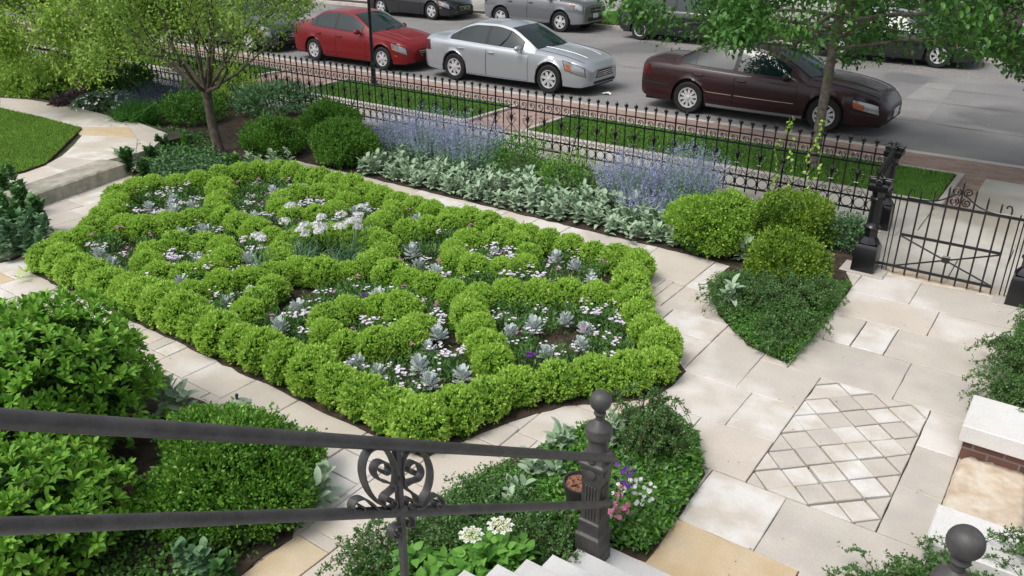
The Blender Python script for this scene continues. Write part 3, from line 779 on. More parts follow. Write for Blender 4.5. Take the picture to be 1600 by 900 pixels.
for k in range(1, 9, 2):
    b = MB(); b.V = [tuple(Ms @ Vector((v[0]*.82+(k+.5)*L_/10, v[1], v[2]))) for v in heart.V]; b.F = list(heart.F); b.m = [0]*len(b.F); b.build('heart_scroll', 'iron', sf)
# gate
gt = thing('iron_gate', (-.93, 9.5, 0), 'black wrought iron garden gate with crossed braces and four curls on top', 'gate')
tops = [(-.50, 1.00), (-.378, 1.025), (-.247, 1.06), (-.117, 1.117), (.007, 1.19), (.139, 1.117), (.261, 1.06), (.391, 1.023), (.49, 1.0)]
for i, (x, z) in enumerate(tops):
    b = MB()
    if i in (0, 8):
        s_ = 1 if i == 0 else -1
        b.tube([(x, 0, .02), (x, 0, z-.04), (x+s_*.012, 0, z-.008), (x+s_*.035, 0, z), (x+s_*.052, 0, z-.012), (x+s_*.05, 0, z-.03)], .009, 6)
        b.build('stile', 'iron', gt)
    else:
        b.box(x-.009, x+.009, -.009, .009, .02, z-.03); b.lathe([(.0127, z-.03), (.001, z)], 4, c=(x, 0, 0), sq=True); b.build('bar', 'iron', gt)
for x0, x1, z in ((-.66, .66, .885), (-.50, .50, .485), (-.66, .50, .10)):
    MB().box(x0, x1, -.016, .006, z-.013, z+.013).build('rail', 'iron', gt)
MB().box(-.77, -.66, -.012, .006, .872, .898).box(.66, .77, -.012, .006, .872, .898).box(-.77, -.66, -.01, .006, .09, .11).build('hinge', 'iron', gt)
for s_ in (-1, 1):
    pts = [(s_*t*.5, -.012, .895+.16*math.exp(-(t*3.2)**1.6)+.012*t) for t in [k/14 for k in range(1, 15)]]
    MB().tube(pts, .009, 5).build('arch', 'iron', gt)
    MB().tube([(s_*.50, -.014, .475), (s_*.12, -.018, .335), (-s_*.0, -.018, .292), (-s_*.49, -.014, .11)], .010, 5).build('brace', 'iron', gt)
for cx, cz, a0, sg in ((-.050, 1.065, -PI/3, 1), (.065, 1.065, -2*PI/3, -1), (-.055, .955, PI/3, -1), (.065, .955, 2*PI/3, 1)):
    pts = [(p[0]+cx, -.008, p[2]+cz) for p in spiral((0, 0), .048, 1.5, a0, sg, 18)]
    MB().tube(pts, .0085, 5).build('curl', 'iron', gt)
MB().box(-.04, .04, -.034, .0, .262, .342, bev=.012).build('rosette', 'iron', gt)
for x in (-.62, -.575, .575, .62, .66):
    MB().tube([(x, 0, .03), (x, 0, .885), (x+.004, 0, .93)], .007, 5).build('side_bar', 'iron', gt)

# ================================================================== HANDRAILS WITH NEWELS
def newel(t, hgt=1.21):
    mb = MB(); q = math.sqrt(2)
    mb.lathe([(.084*q, 0), (.084*q, .07), (.079*q, .075), (.079*q, .20), (.084*q, .205), (.084*q, .225), (.070*q, .24), (.068*q, .30), (.071*q, .31), (.071*q, .33), (.061*q, .34), (.061*q, .62), (.064*q, .63), (.064*q, .655), (.066*q, .66), (.066*q, .72), (.080*q, .73), (.084*q, .745), (.084*q, .76), (.070*q, .77), (.060*q, .82)], 4, sq=True)
    for a in range(4):      # sunk flutes read as raised ribs
        M = Matrix.Rotation(a*PI/2, 4, 'Z')
        for y in (-.030, -.010, .010, .030): mb.box(.060, .067, y-.006, y+.006, .36, .60, bev=.002, M=M)
        mb.lathe([(.036, 0), (.034, .008), (.02, .012)], 12, M=M @ Matrix.Translation((.0645, 0, .69)) @ Matrix.Rotation(PI/2, 4, 'Y'))
        M2 = M @ Matrix.Translation((.062, 0, .79)); mb.lathe([(.03, -.01), (.026, .012), (.012, .022)], 10, M=M2)
    o = mb.build('shaft', 'rail_paint', t); autosmooth(o, 30)
    mb = MB()
    mb.lathe([(.064, .80), (.066, .83), (.060, .84), (.060, .925), (.078, .93), (.078, .985), (.074, .995), (.050, 1.012), (.036, 1.03), (.024, 1.04), (.024, 1.07), (.034, 1.076), (.037, 1.083), (.034, 1.092), (.020, 1.10), (.020, 1.11)], 24)
    o = mb.build('neck', 'rail_paint', t); autosmooth(o, 40)
    mb = MB(); pr = [(max(.001, math.sin(a)*.065), 1.165-math.cos(a)*.065) for a in [PI*k/14 for k in range(15)]]; mb.lathe(pr, 28)
    o = mb.build('ball', 'rail_paint', t, smooth=True)
def baluster(t, y, zt, zl):
    """square upright with forged scrolls between the two tubes; local frame of the rail"""
    MB().box(-.012, .012, y-.012, y+.012, zl-1.05, zt-.01, bev=.003).build('baluster', 'rail_paint', t)
    sl = .617
    def rp(u, v): return (0, y+u, (zt+zl)/2+v-u*sl*1.0)
    for s_ in (-1, 1):
        mb = MB()
        # big C closing at the top against the upright, curling outward at the bottom
        C = [(.012, .0), (.018, .07), (.045, .122), (.09, .138), (.135, .115), (.160, .06), (.160, .0), (.138, -.06), (.10, -.105), (.06, -.13)]
        mb.strip([rp(s_*u*1.08, v*1.02) for u, v in C], (.036, 0, 0), .0035)
        D = [(.06, -.132), (.105, -.135), (.14, -.10), (.175, -.078), (.21, -.088), (.222, -.118), (.205, -.142), (.182, -.136), (.178, -.116), (.192, -.108)]
        mb.strip([rp(s_*u*1.08, v*1.02) for u, v in D], (.036, 0, 0), .0035)
        # inner S scroll
        E_ = [(.012, .02), (.022, -.03), (.048, -.055), (.078, -.078), (.082, -.112), (.055, -.132), (.028, -.118), (.030, -.095), (.048, -.090), (.054, -.105)]
        mb.strip([rp(s_*u*1.08, v*1.02) for u, v in E_], (.036, 0, 0), .0035)
        F_ = [(.020, -.03), (.055, -.012), (.095, .0), (.115, .035), (.100, .07), (.068, .078), (.044, .058), (.050, .032), (.070, .026), (.080, .042)]
        mb.strip([rp(s_*u*1.08, v*1.02) for u, v in F_], (.036, 0, 0), .0035)
        Gs = [(.014, -.165), (.04, -.17), (.06, -.19), (.058, -.22), (.034, -.226), (.022, -.208), (.034, -.198)]
        mb.strip([rp(s_*u, v-(.05 if s_ < 0 else 0)) for u, v in Gs], (.034, 0, 0), .0035)
        mb.build('scroll', 'rail_paint', t)
    MB().box(-.02, .02, y-.02, y+.02, zl-.025, zl+.03, bev=.006).build('collar', 'rail_paint', t)
def handrail(x, yn, zn, side, label, ylen, bals):
    t = thing('handrail', (x, yn, zn), label, 'handrail')
    newel(t)
    off = .11*side
    for (z0, sl, r) in ((.81, .633, .0245), (.48, .645, .0215)):
        pts = [(off, -ylen, z0+ylen*sl), (off, -.10, z0+.10*sl), (off, -.045, z0+.045*sl), (off*.93, -.012, z0+.015), (off*.70, 0, z0+.008), (off*.3, .0, z0+.005)]
        o = MB().tube(pts, r, 18).build('tube_rail', 'rail_paint', t); autosmooth(o, 50)
    for y in bals:
        before = set(c.name for c in kids(t))
        baluster(t, y, .81-y*.633, .48-y*.645)
        for o in kids(t):
            if o.name not in before: o.location.x = off
    return t
handrail(-1.895, 3.555, .03, 1, 'black iron handrail with forged scrolls and ball-topped newel crossing the foreground', 4.2, [-1.765])
handrail(-.0, 2.80, .53, -1, 'black ball-topped newel and handrail at the bottom right corner of the picture', 3.0, [-1.9])

# ================================================================== STREET POLE
pl_ = thing('street_pole', (-13.92, 14.02, 0), 'thin black metal pole standing on the verge in front of the red car', 'pole')
MB().lathe([(.085, -.02), (.085, .05), (.06, .07), (.055, .5), (.045, .55), (.038, 1.2)], 12).build('base', 'iron', pl_, smooth=False)
MB().tube([(0, 0, 1.2), (0, 0, 5.0)], [.036, .03], 10).build('shaft', 'iron', pl_)
MB().lathe([(.03, 5.0), (.12, 5.1), (.16, 5.4), (.12, 5.55), (.03, 5.62)], 12).build('lamp_head', 'lamp_glass', pl_)

# ================================================================== CARS
_CR = {}
def crom(xs, ys, x):
    """smooth interpolation with monotone slopes"""
    key = (tuple(xs), tuple(ys))
    if key not in _CR:
        X = np.asarray(xs, float); Y = np.asarray(ys, float); d = np.diff(Y)/np.diff(X); m = np.zeros(len(X))
        for i in range(1, len(X)-1):
            m[i] = 0 if d[i-1]*d[i] <= 0 else 2*d[i-1]*d[i]/(d[i-1]+d[i])
        m[0], m[-1] = d[0], d[-1]; _CR[key] = (X, Y, m)
    X, Y, m = _CR[key]
    if np.ndim(x) == 0:
        x = float(x); i = 0
        while i < len(X)-2 and x > X[i+1]: i += 1
        h = X[i+1]-X[i]; t = min(1., max(0., (x-X[i])/h))
    else:
        x = np.asarray(x, float); i = np.clip(np.searchsorted(X, x)-1, 0, len(X)-2); h = X[i+1]-X[i]; t = np.clip((x-X[i])/h, 0, 1)
    return (2*t**3-3*t**2+1)*Y[i]+(t**3-2*t**2+t)*h*m[i]+(-2*t**3+3*t**2)*Y[i+1]+(t**3-t**2)*h*m[i+1]
def car(name, loc, label, P, rz=0.0):
    t = thing(name, loc, label, 'car', P.get('group', 'cars parked along the two kerbs'), rz)
    xf, xr = P['xf'], P['xr']; x0, x1 = P['x']            # rear end, front end
    W = P['W']/2; Rw = P['R']; Ra = Rw+P.get('archgap', .055)
    body = P['paint']
    top = lambda x: crom(*zip(*P['top']), x)               # centreline height of bonnet, cabin base, boot
    sh = lambda x: crom(*zip(*P['sh']), x)                 # shoulder height at the side
    wf = lambda x: crom(*zip(*P['wid']), x)*W
    bt = lambda x: crom(*zip(*P['bot']), x)
    xs = np.unique(np.concatenate([np.linspace(x0, x1, 90), np.linspace(xf-Ra, xf+Ra, 25), np.linspace(xr-Ra, xr+Ra, 25)]))
    def bott(x):
        b = bt(x)
        for xw in (xf, xr):
            k = np.abs(x-xw) <= Ra+1e-9
            b = np.where(k, np.maximum(b, P['R']+np.sqrt(np.maximum(0, Ra**2-(x-xw)**2))*1.0), b)
        return b
    # section parameters: v 0..1 from rocker up to shoulder, then across to the centre
    SEC = [(0, .955, 0), (.04, .975, .02), (.20, .995, .20), (.45, 1.0, .48), (.62, .992, .66), (.80, .975, .82), (.93, .95, .95), (1.0, .90, 1.0)]
    def sect(x):
        b, s_, w_, tp_ = float(bott(x)), float(sh(x)), float(wf(x)), float(top(x))
        b0 = float(bt(x)); out = []
        for _, fy, fz in SEC:
            z = b0+(s_-b0)*fz; out.append([fy*w_, z])
        zmin = b
        for i, p in enumerate(out):
            if p[1] < zmin+.008*i: p[1] = min(zmin+.008*i, s_)
        for fy, fz in ((.78, .55), (.55, .85), (.28, .97), (0, 1)):
            out.append([fy*w_, s_+(tp_-s_)*fz])
        return out
    secs = [sect(x) for x in xs]; K = len(secs[0])
    V = []; Fc = []
    for x, s_ in zip(xs, secs):
        full = [(x, -p[0], p[1]) for p in s_]+[(x, p[0], p[1]) for p in reversed(s_[:-1])]
        V += full
    M_ = 2*K-1
    for i in range(len(xs)-1):
        for k in range(M_-1): Fc.append((i*M_+k, (i+1)*M_+k, (i+1)*M_+k+1, i*M_+k+1))
    Fc += [tuple(reversed(range(M_))), tuple(range((len(xs)-1)*M_, len(xs)*M_))]
    mb = MB(); mb.add(V, Fc); ob = mb.build('body', body, t); autosmooth(ob, 38)
    # side surface evaluator (v along SEC z fraction) for panels, near side s=-1
    def side(x, f, s_=-1, off=.004):
        b0, sv, w_ = float(bt(x)), float(sh(x)), float(wf(x)); b = float(bott(x))
        fy = np.interp(f, [q[2] for q in SEC], [q[1] for q in SEC]); z = max(b0+(sv-b0)*f, b)
        return (x, s_*(fy*w_+off), z)
    def patch(nm, m, cor, s_, off=.004, nu=8, nv=6, parent=t):
        # cor: four (x,f): bottom-rear, bottom-front, top-front, top-rear
        V = []; Fc = []
        for j in range(nv+1):
            for i in range(nu+1):
                u, v = i/nu, j/nv
                q = [(1-u)*(1-v)*cor[0][k]+u*(1-v)*cor[1][k]+u*v*cor[2][k]+(1-u)*v*cor[3][k] for k in (0, 1)]
                V.append(side(q[0], q[1], s_, off))
        for j in range(nv):
            for i in range(nu):
                a = j*(nu+1)+i; f = (a, a+1, a+nu+2, a+nu+1)
                Fc.append(f if s_ < 0 else f[::-1])
        return mesh(nm, V, Fc, m, parent, True)
    # under side and wheel wells
    mb = MB(); zb = float(bt(0))
    mb.box(x0+.15, x1-.15, -W*.80, W*.80, zb-.01, zb+.30)
    mb.box(xf-Ra, xf+Ra, -W*.86, W*.86, zb-.0, P['R']+Ra+.0); mb.box(xr-Ra, xr+Ra, -W*.86, W*.86, zb, P['R']+Ra)
    mb.box(x0+.10, x1-.10, -W*.7, W*.7, zb-.02, zb+.2)
    mb.build('underbody', 'wheel_dark', t)
    # cabin
    rail = P['rail']; ts = np.array([0]+list(np.cumsum([math.dist(rail[i], rail[i+1]) for i in range(len(rail)-1)]))); ts /= ts[-1]
    def rl(u): return [float(crom(ts, [r[k] for r in rail], u)) for k in range(3)]
    iA, iC = P['ac']; uA, uC = ts[iA], ts[iC]
    nu = 60; us = sorted(set(list(np.linspace(0, 1, nu))+[uA, uC]))
    cr, bulge = P.get('crown', .05), P.get('bulge', .16)
    def toppt(u, s_):
        x, y, z = rl(u)
        bl = bulge*(1-s_*s_)*(max(0, 1-u/uA*.6) if u < uA else (0 if u < uC else 0))
        bl2 = -bulge*.5*(1-s_*s_)*(max(0, (u-uC)/(1-uC)) if u > uC else 0)
        bm = 1 if uA < u < uC else (u/uA if u <= uA else (1-u)/(1-uC))
        return (x+bl+bl2+ (bulge*.4*(1-s_*s_) if u < uA else 0), s_*y, z+cr*(1-s_*s_)*min(1, bm*1.2+.15))
    V = []; Fc = []; ns = 12
    for u in us:
        for j in range(ns+1): V.append(toppt(u, -1+2*j/ns))
    for i in range(len(us)-1):
        for j in range(ns): a = i*(ns+1)+j; Fc.append((a, a+1, a+ns+2, a+ns+1))
    nb = len(V)
    def wallpt(u, v, s_, off=0):
        x, y, z = rl(u); zb_ = float(sh(x))-.02; yb = float(wf(x))*.93
        q = math.sin(v*PI/2)**.9 if False else v
        yy = yb+(y-yb)*(v**1.15); return (x, s_*(yy+off), zb_+(z-zb_)*v)
    for s_ in (-1, 1):
        b = len(V)
        for u in us:
            for j in range(7): V.append(wallpt(u, j/6, s_))
        for i in range(len(us)-1):
            for j in range(6):
                a = b+i*7+j; f = (a, a+1, a+8, a+7); Fc.append(f if s_ < 0 else f[::-1])
    ob = MB().add(V, Fc).build('roof', body, t); autosmooth(ob, 32)
    def glass_top(nm, u0, u1, s0=.90, off=.006, mt='car_glass'):
        V = []; Fc = []; n1 = 12
        for i in range(n1+1):
            u = u0+(u1-u0)*i/n1
            for j in range(ns+1):
                p = toppt(u, (-1+2*j/ns)*s0); V.append((p[0]+(off if u < .5 else -off)*.6, p[1], p[2]+off))
        for i in range(n1):
            for j in range(ns): a = i*(ns+1)+j; Fc.append((a, a+1, a+ns+2, a+ns+1))
        return mesh(nm, V, Fc, mt, t, True)
    glass_top('windscreen_trim', uA*.02, uA*.99, .955, .004, 'black_trim'); ws = glass_top('windscreen', uA*.06, uA*.95, .92, .008)
    if P.get('rearglass', True): glass_top('rear_window', uC+(1-uC)*.06, 1-(1-uC)*.10, .88, .008)
    # wipers
    for q in (-.45, .15):
        a = toppt(uA*.08, q); b = toppt(uA*.16, q+.55 if q < 0 else q+.5)
        MB().tube([(a[0]+.02, a[1], a[2]+.018), (b[0]+.0, b[1], b[2]+.02)], .008, 4).build('wiper', 'black_trim', t)
    RT = {}
    def railz(x):   # height and y of the rail over x
        if 'T' not in RT: RT['T'] = np.array([rl(u) for u in np.linspace(0, 1, 200)])
        return RT['T'][int(np.argmin(np.abs(RT['T'][:, 0]-x)))]
    def wallxz(x, z, s_, off):
        r = railz(x); zb_ = float(sh(x))-.02; yb = float(wf(x))*.93; v = np.clip((z-zb_)/max(.02, r[2]-zb_), 0, 1)
        return (x, s_*(yb+(r[1]-yb)*v**1.15+off), z)
    for s_ in (-1, 1):
        # glass area trim then separate panes
        for k, (xa, xb) in enumerate(P['win']):
            n1 = 14; V = []; Fc = []
            for i in range(n1+1):
                x = xa+(xb-xa)*i/n1
                zt = railz(x)[2]-P.get('wtop', .055); zl = float(sh(x))+.035
                zt = max(zt, zl+.004)
                # raked ends
                for j in range(5):
                    z = zl+(zt-zl)*j/4; xx = x
                    V.append(wallxz(xx, z, s_, .008))
            for i in range(n1):
                for j in range(4): a = i*5+j; f = (a, a+5, a+6, a+1); Fc.append(f if s_ < 0 else f[::-1])
            mesh('side_window', V, Fc, 'car_glass', t, True)
        xa, xb = P['win'][0][0]-.02, P['win'][-1][1]+.02
        n1 = 30; V = []; Fc = []
        for i in range(n1+1):
            x = xa+(xb-xa)*i/n1; zt = railz(x)[2]-P.get('wtop', .055)+.012; zl = float(sh(x))+.022; zt = max(zt, zl+.003)
            for j in range(5): V.append(wallxz(x, zl+(zt-zl)*j/4, s_, .0045))
        for i in range(n1):
            for j in range(4): a = i*5+j; f = (a, a+5, a+6, a+1); Fc.append(f if s_ < 0 else f[::-1])
        mesh('window_trim', V, Fc, 'black_trim', t, True)
        # doors: dark gap ring then painted skin
        for (xa, xb) in P['doors']:
            patch('door_gap', 'dark_gap', [(xa-.008, .045), (xb+.008, .045), (xb+.008, .985), (xa-.008, .985)], s_, .0022, 14, 8)
            d = patch('door', body, [(xa, .055), (xb, .055), (xb, .98), (xa, .98)], s_, .0045, 14, 8)
            hx = xa+.14
            p = side(hx, P.get('hnd', .80), s_, .02)
            hb = MB().box(p[0]-.085, p[0]+.085, p[1]-.018, p[1]+.018, p[2]-.016, p[2]+.016, bev=.008).build('handle', P.get('handlemat', body), d)
            if P.get('strip'): patch('side_strip', P['strip'], [(xa+.02, .33), (xb-.02, .33), (xb-.02, .385), (xa+.02, .385)], s_, .009, 8, 2, d)
            if P.get('pinstrip'): patch('side_strip', P['pinstrip'], [(xa+.02, .395), (xb-.02, .395), (xb-.02, .412), (xa+.02, .412)], s_, .010, 8, 1, d)
        if P.get('sill'): patch('sill', P['sill'], [(xr+Ra+.03, .01), (xf-Ra-.03, .01), (xf-Ra-.03, .09), (xr+Ra+.03, .09)], s_, .010, 14, 2)
        if P.get('cladding'):
            patch('cladding', 'cladding_gray', [(x1-.75, .02), (x1-.03, .02), (x1-.03, .52), (x1-.75, .62)], s_, .014, 12, 5)
            patch('cladding', 'cladding_gray', [(x0+.03, .02), (x0+.8, .02), (x0+.8, .62), (x0+.03, .55)], s_, .014, 12, 5)
            patch('sill', 'cladding_gray', [(xr+Ra, .01), (xf-Ra, .01), (xf-Ra, .16), (xr+Ra, .16)], s_, .012, 12, 2)
        if P.get('bumperstrip'):
            patch('bumper_strip', 'black_trim', [(x0+.04, .40), (x0+.75, .40), (x0+.75, .47), (x0+.04, .47)], s_, .008, 10, 2)
            patch('bumper_strip', 'black_trim', [(x1-.62, .38), (x1-.03, .38), (x1-.03, .47), (x1-.62, .46)], s_, .008, 10, 2)
        # mirror
        mx = P['mirror']; p = side(mx, .97, s_, .0)
        mb = MB(); mb.tube([(mx, p[1]*.93, p[2]+.015), (mx+.0, p[1]+s_*.05, p[2]+.05)], .02, 8)
        Mm = Matrix.Translation((mx+.0, p[1]+s_*.12, p[2]+.075)) @ Matrix.Diagonal((.065, .11, .07, 1))
        V = []; n_ = 10
        mb.lathe([(max(.02, math.sin(a)), -math.cos(a)) for a in [PI*k/8 for k in range(9)]], 12, M=Mm)
        ob = mb.build('mirror', P.get('mirrormat', body), t, smooth=True)
        # lamps
        hl = P['hl']; patch('headlight_surround', 'dark_gap', [(hl[0][0]-.02, hl[0][1]-.02), (hl[1][0]+.012, hl[1][1]-.02), (hl[2][0]+.012, min(.97, hl[2][1]+.02)), (hl[3][0]-.02, min(.97, hl[3][1]+.02))], s_, .004, 10, 6)
        l = patch('headlight', 'lamp_glass', hl, s_, .006, 10, 6)
        if P.get('hl_amber'): patch('indicator', 'amber', P['hl_amber'], s_, .009, 4, 3, l)
        patch('tail_light', 'red_lamp', P['tl'], s_, .006, 8, 6)
        if P.get('marker'): patch('side_marker', 'amber', P['marker'], s_, .007, 4, 2)
        # wheels
        for xw in (xf, xr):
            yy = s_*(W-.115)
            Mw = Matrix.Translation((xw, yy, Rw)) @ Matrix.Rotation(PI/2*(1 if s_ < 0 else -1), 4, 'X')
            ty = MB(); rr = Rw*P.get('rimf', .64)
            ty.lathe([(rr, -.10), (Rw-.03, -.105), (Rw-.006, -.085), (Rw, -.05), (Rw, .05), (Rw-.006, .085), (Rw-.03, .105), (rr, .095)], 36, M=Mw, cap=False)
            wo = ty.build('wheel', 'tyre', t); autosmooth(wo, 40)
            rm = MB(); rm.lathe([(rr*1.0, .06), (rr*1.0, .098), (rr*.90, .095), (rr*.86, .06)], 32, mi=0, M=Mw, cap=False)
            rm.lathe([(.001, .035), (rr*.9, .036), (rr*.9, .034), (.001, .033)], 24, mi=1, M=Mw)
            ns_ = P.get('spokes', 7)
            if P.get('steel'):
                rm.lathe([(.001, .07), (rr*.3, .075), (rr*.45, .055), (rr*.86, .05), (rr*.87, .04), (.001, .04)], 24, mi=1, M=Mw)
            else:
                for q in range(ns_):
                    Mq = Mw @ Matrix.Rotation(2*PI*q/ns_+.2, 4, 'Z'); sw = P.get('spw', .034)
                    rm.add([tuple(Mq @ Vector(v)) for v in [(rr*.12, -sw*.8, .088), (rr*.90, -sw*1.15, .080), (rr*.90, sw*1.15, .080), (rr*.12, sw*.8, .088), (rr*.12, -sw*.8, .05), (rr*.90, -sw*1.15, .045), (rr*.90, sw*1.15, .045), (rr*.12, sw*.8, .05)]],
                           [(0, 1, 2, 3), (0, 4, 5, 1), (2, 6, 7, 3)], 0)
                rm.lathe([(rr*.24, .06), (rr*.24, .092), (rr*.12, .10), (.001, .10)], 16, mi=0, M=Mw)
            rm.build('rim', [P.get('rimmat', 'rim_metal'), 'wheel_dark'], wo)
        # arch lining
        for xw in (xf, xr):
            mb = MB(); n_ = 18; V = []; Fc = []
            for k in range(n_+1):
                a = PI*k/n_; V += [(xw+Ra*math.cos(a), s_*W*.94, Rw+Ra*math.sin(a)), (xw+Ra*math.cos(a), s_*W*.62, Rw+Ra*math.sin(a))]
            for k in range(n_): f = (2*k, 2*k+2, 2*k+3, 2*k+1); Fc.append(f)
            mesh('wheel_arch', V, Fc, 'wheel_dark', t, True)
    # front: grille, lower intake, badge, plate
    zf = lambda f: float(bt(x1))+(float(sh(x1))-float(bt(x1)))*f
    wfr = float(wf(x1))
    def face(nm, m, xx, wz, z0, z1, taper=1.0, th=.02, par=t, bars=0, barm='chrome'):
        V = [(xx-th, -wz, z0), (xx-th, wz, z0), (xx-th, wz*taper, z1), (xx-th, -wz*taper, z1), (xx, -wz, z0), (xx, wz, z0), (xx, wz*taper, z1), (xx, -wz*taper, z1)]
        o = mesh(nm, V, [(3, 2, 1, 0), (4, 5, 6, 7), (0, 1, 5, 4), (1, 2, 6, 5), (2, 3, 7, 6), (3, 0, 4, 7)], m, par)
        for k in range(bars):
            zz = z0+(z1-z0)*(k+1)/(bars+1); tw = wz*(1+(taper-1)*(k+1)/(bars+1))
            MB().box(xx, xx+.012, -tw, tw, zz-.007, zz+.007).build('grille_bar', barm, o)
        return o
    g = P['grille']; gx = x1+.006
    go = face('grille', 'black_trim', gx, g[0], zf(g[1]), zf(g[2]), g[3], bars=g[4])
    if len(g) > 5:
        zc = zf((g[1]+g[2])/2)
        if g[5] == 'ring':
            rp_ = [(gx+.016, .052*math.cos(2*PI*k/16), zc+.052*math.sin(2*PI*k/16)) for k in range(17)]
            mb = MB().tube(rp_, .009, 6, cap=False).box(gx+.008, gx+.024, -.06, .06, zc-.010, zc+.010); mb.build('badge', 'chrome', go)
        elif g[5] == 'oval':
            rp_ = [(gx+.016, .055*math.cos(2*PI*k/16), zc+.028*math.sin(2*PI*k/16)) for k in range(17)]
            mb = MB().tube(rp_, .006, 6, cap=False).tube([(gx+.016, -.02, zc-.018), (gx+.016, -.012, zc+.018)], .005, 4).tube([(gx+.016, .02, zc+.018), (gx+.016, .012, zc-.018)], .005, 4).tube([(gx+.016, -.016, zc-.004), (gx+.016, .016, zc+.004)], .005, 4); mb.build('badge', 'chrome', go)
            fr = [(gx+.01, -g[0]*1.0, zf(g[1])), (gx+.01, -g[0]*g[3], zf(g[2])), (gx+.01, g[0]*g[3], zf(g[2])), (gx+.01, g[0], zf(g[1])), (gx+.01, -g[0], zf(g[1]))]
            MB().tube(fr, .010, 5).build('grille_frame', 'chrome', go)
        elif g[5] == 'H':
            mb = MB().box(gx+.008, gx+.02, -.045, -.03, zc-.04, zc+.04).box(gx+.008, gx+.02, .03, .045, zc-.04, zc+.04).box(gx+.008, gx+.02, -.03, .03, zc-.007, zc+.007); mb.build('badge', 'chrome', go)
        elif g[5] == 'wing':
            mb = MB().tube([(gx+.01, -.22, zc+.03), (gx+.014, -.05, zc-.005), (gx+.016, 0, zc-.02), (gx+.014, .05, zc-.005), (gx+.01, .22, zc+.03)], .014, 6); mb.build('badge', 'chrome', go)
    it = P['intake']; face('intake', 'black_trim', x1+.006, it[0], zf(it[1]), zf(it[2]), .96, bars=1, barm='black_trim')
    if P.get('plate'): face('licence_plate', 'plate', x1+.030, .155, zf(P['plate'][0]), zf(P['plate'][0])+.15, 1, .02)
    # bonnet edge
    hb = P.get('hood')
    if hb:
        for s_ in (-1, 1):
            pts = []
            for k in range(15):
                x = hb[0]+(hb[1]-hb[0])*k/14; sv, tv, wv = float(sh(x)), float(top(x)), float(wf(x)); pts.append((x, s_*.80*wv, sv+(tv-sv)*.50+.003))
            MB().tube(pts, .004, 4).build('bonnet_gap', 'dark_gap', t)
            pts = [(x, s_*(.30+.16*(hb[1]-x)/(hb[1]-hb[0])), float(top(x))-.004+.002) for x in np.linspace(hb[0], hb[1]-.1, 14)]
            MB().tube(pts, .004, 5).build('bonnet_crease', body, t)
    if P.get('fog'):
        for s_ in (-1, 1):
            p = side(x1-.10, .22, s_, .0); MB().lathe([(.001, .0), (.04, .0), (.045, .012), (.001, .02)], 12, M=Matrix.Translation((x1-.05, s_*.60*W/.9, zf(.2))) @ Matrix.Rotation(PI/2, 4, 'Y')).build('fog_light', 'lamp_glass', t)
    return t
sedan_sec = dict(
    wid=[(-2.45, .70), (-2.36, .86), (-2.15, .955), (-1.6, .99), (0, 1.0), (1.5, .99), (2.0, .955), (2.25, .86), (2.38, .74), (2.43, .62)])
silver = dict(paint='paint_silver', W=1.79, R=.325, xf=1.44, xr=-1.36, x=(-2.46, 2.43), wid=sedan_sec['wid'],
    top=[(-2.46, .78), (-2.40, 1.00), (-2.1, 1.06), (-1.6, 1.05), (0, .99), (1.0, .99), (1.6, .93), (2.1, .82), (2.33, .72), (2.43, .60)],
    sh=[(-2.46, .74), (-2.38, .93), (-2.0, .97), (0, .915), (1.0, .88), (1.7, .83), (2.15, .74), (2.35, .64), (2.43, .54)],
    bot=[(-2.46, .36), (-2.3, .26), (-1.8, .21), (0, .19), (1.9, .20), (2.2, .19), (2.43, .24)],
    rail=[(1.02, .73, .93), (.62, .66, 1.16), (.20, .60, 1.345), (-.25, .575, 1.40), (-.75, .57, 1.39), (-1.12, .58, 1.31), (-1.45, .62, 1.16), (-1.78, .68, .99)], ac=(2, 5),
    win=[(-1.52, -1.28), (-1.25, -.42), (-.33, .66)], doors=[(-1.28, -.37), (-.35, .86)], mirror=.62,
    hl=[(1.90, .62), (2.34, .52), (2.30, .90), (1.80, .93)], hl_amber=[(1.92, .64), (2.04, .62), (2.0, .82), (1.87, .85)], tl=[(-2.42, .60), (-2.12, .62), (-2.16, .95), (-2.40, .95)],
    grille=(.40, .50, 1.05, .80, 3, 'ring'), intake=(.48, .05, .26), hood=(1.05, 2.25), fog=True, spokes=7, strip='paint_silver', bulge=.18, handlemat='paint_silver')
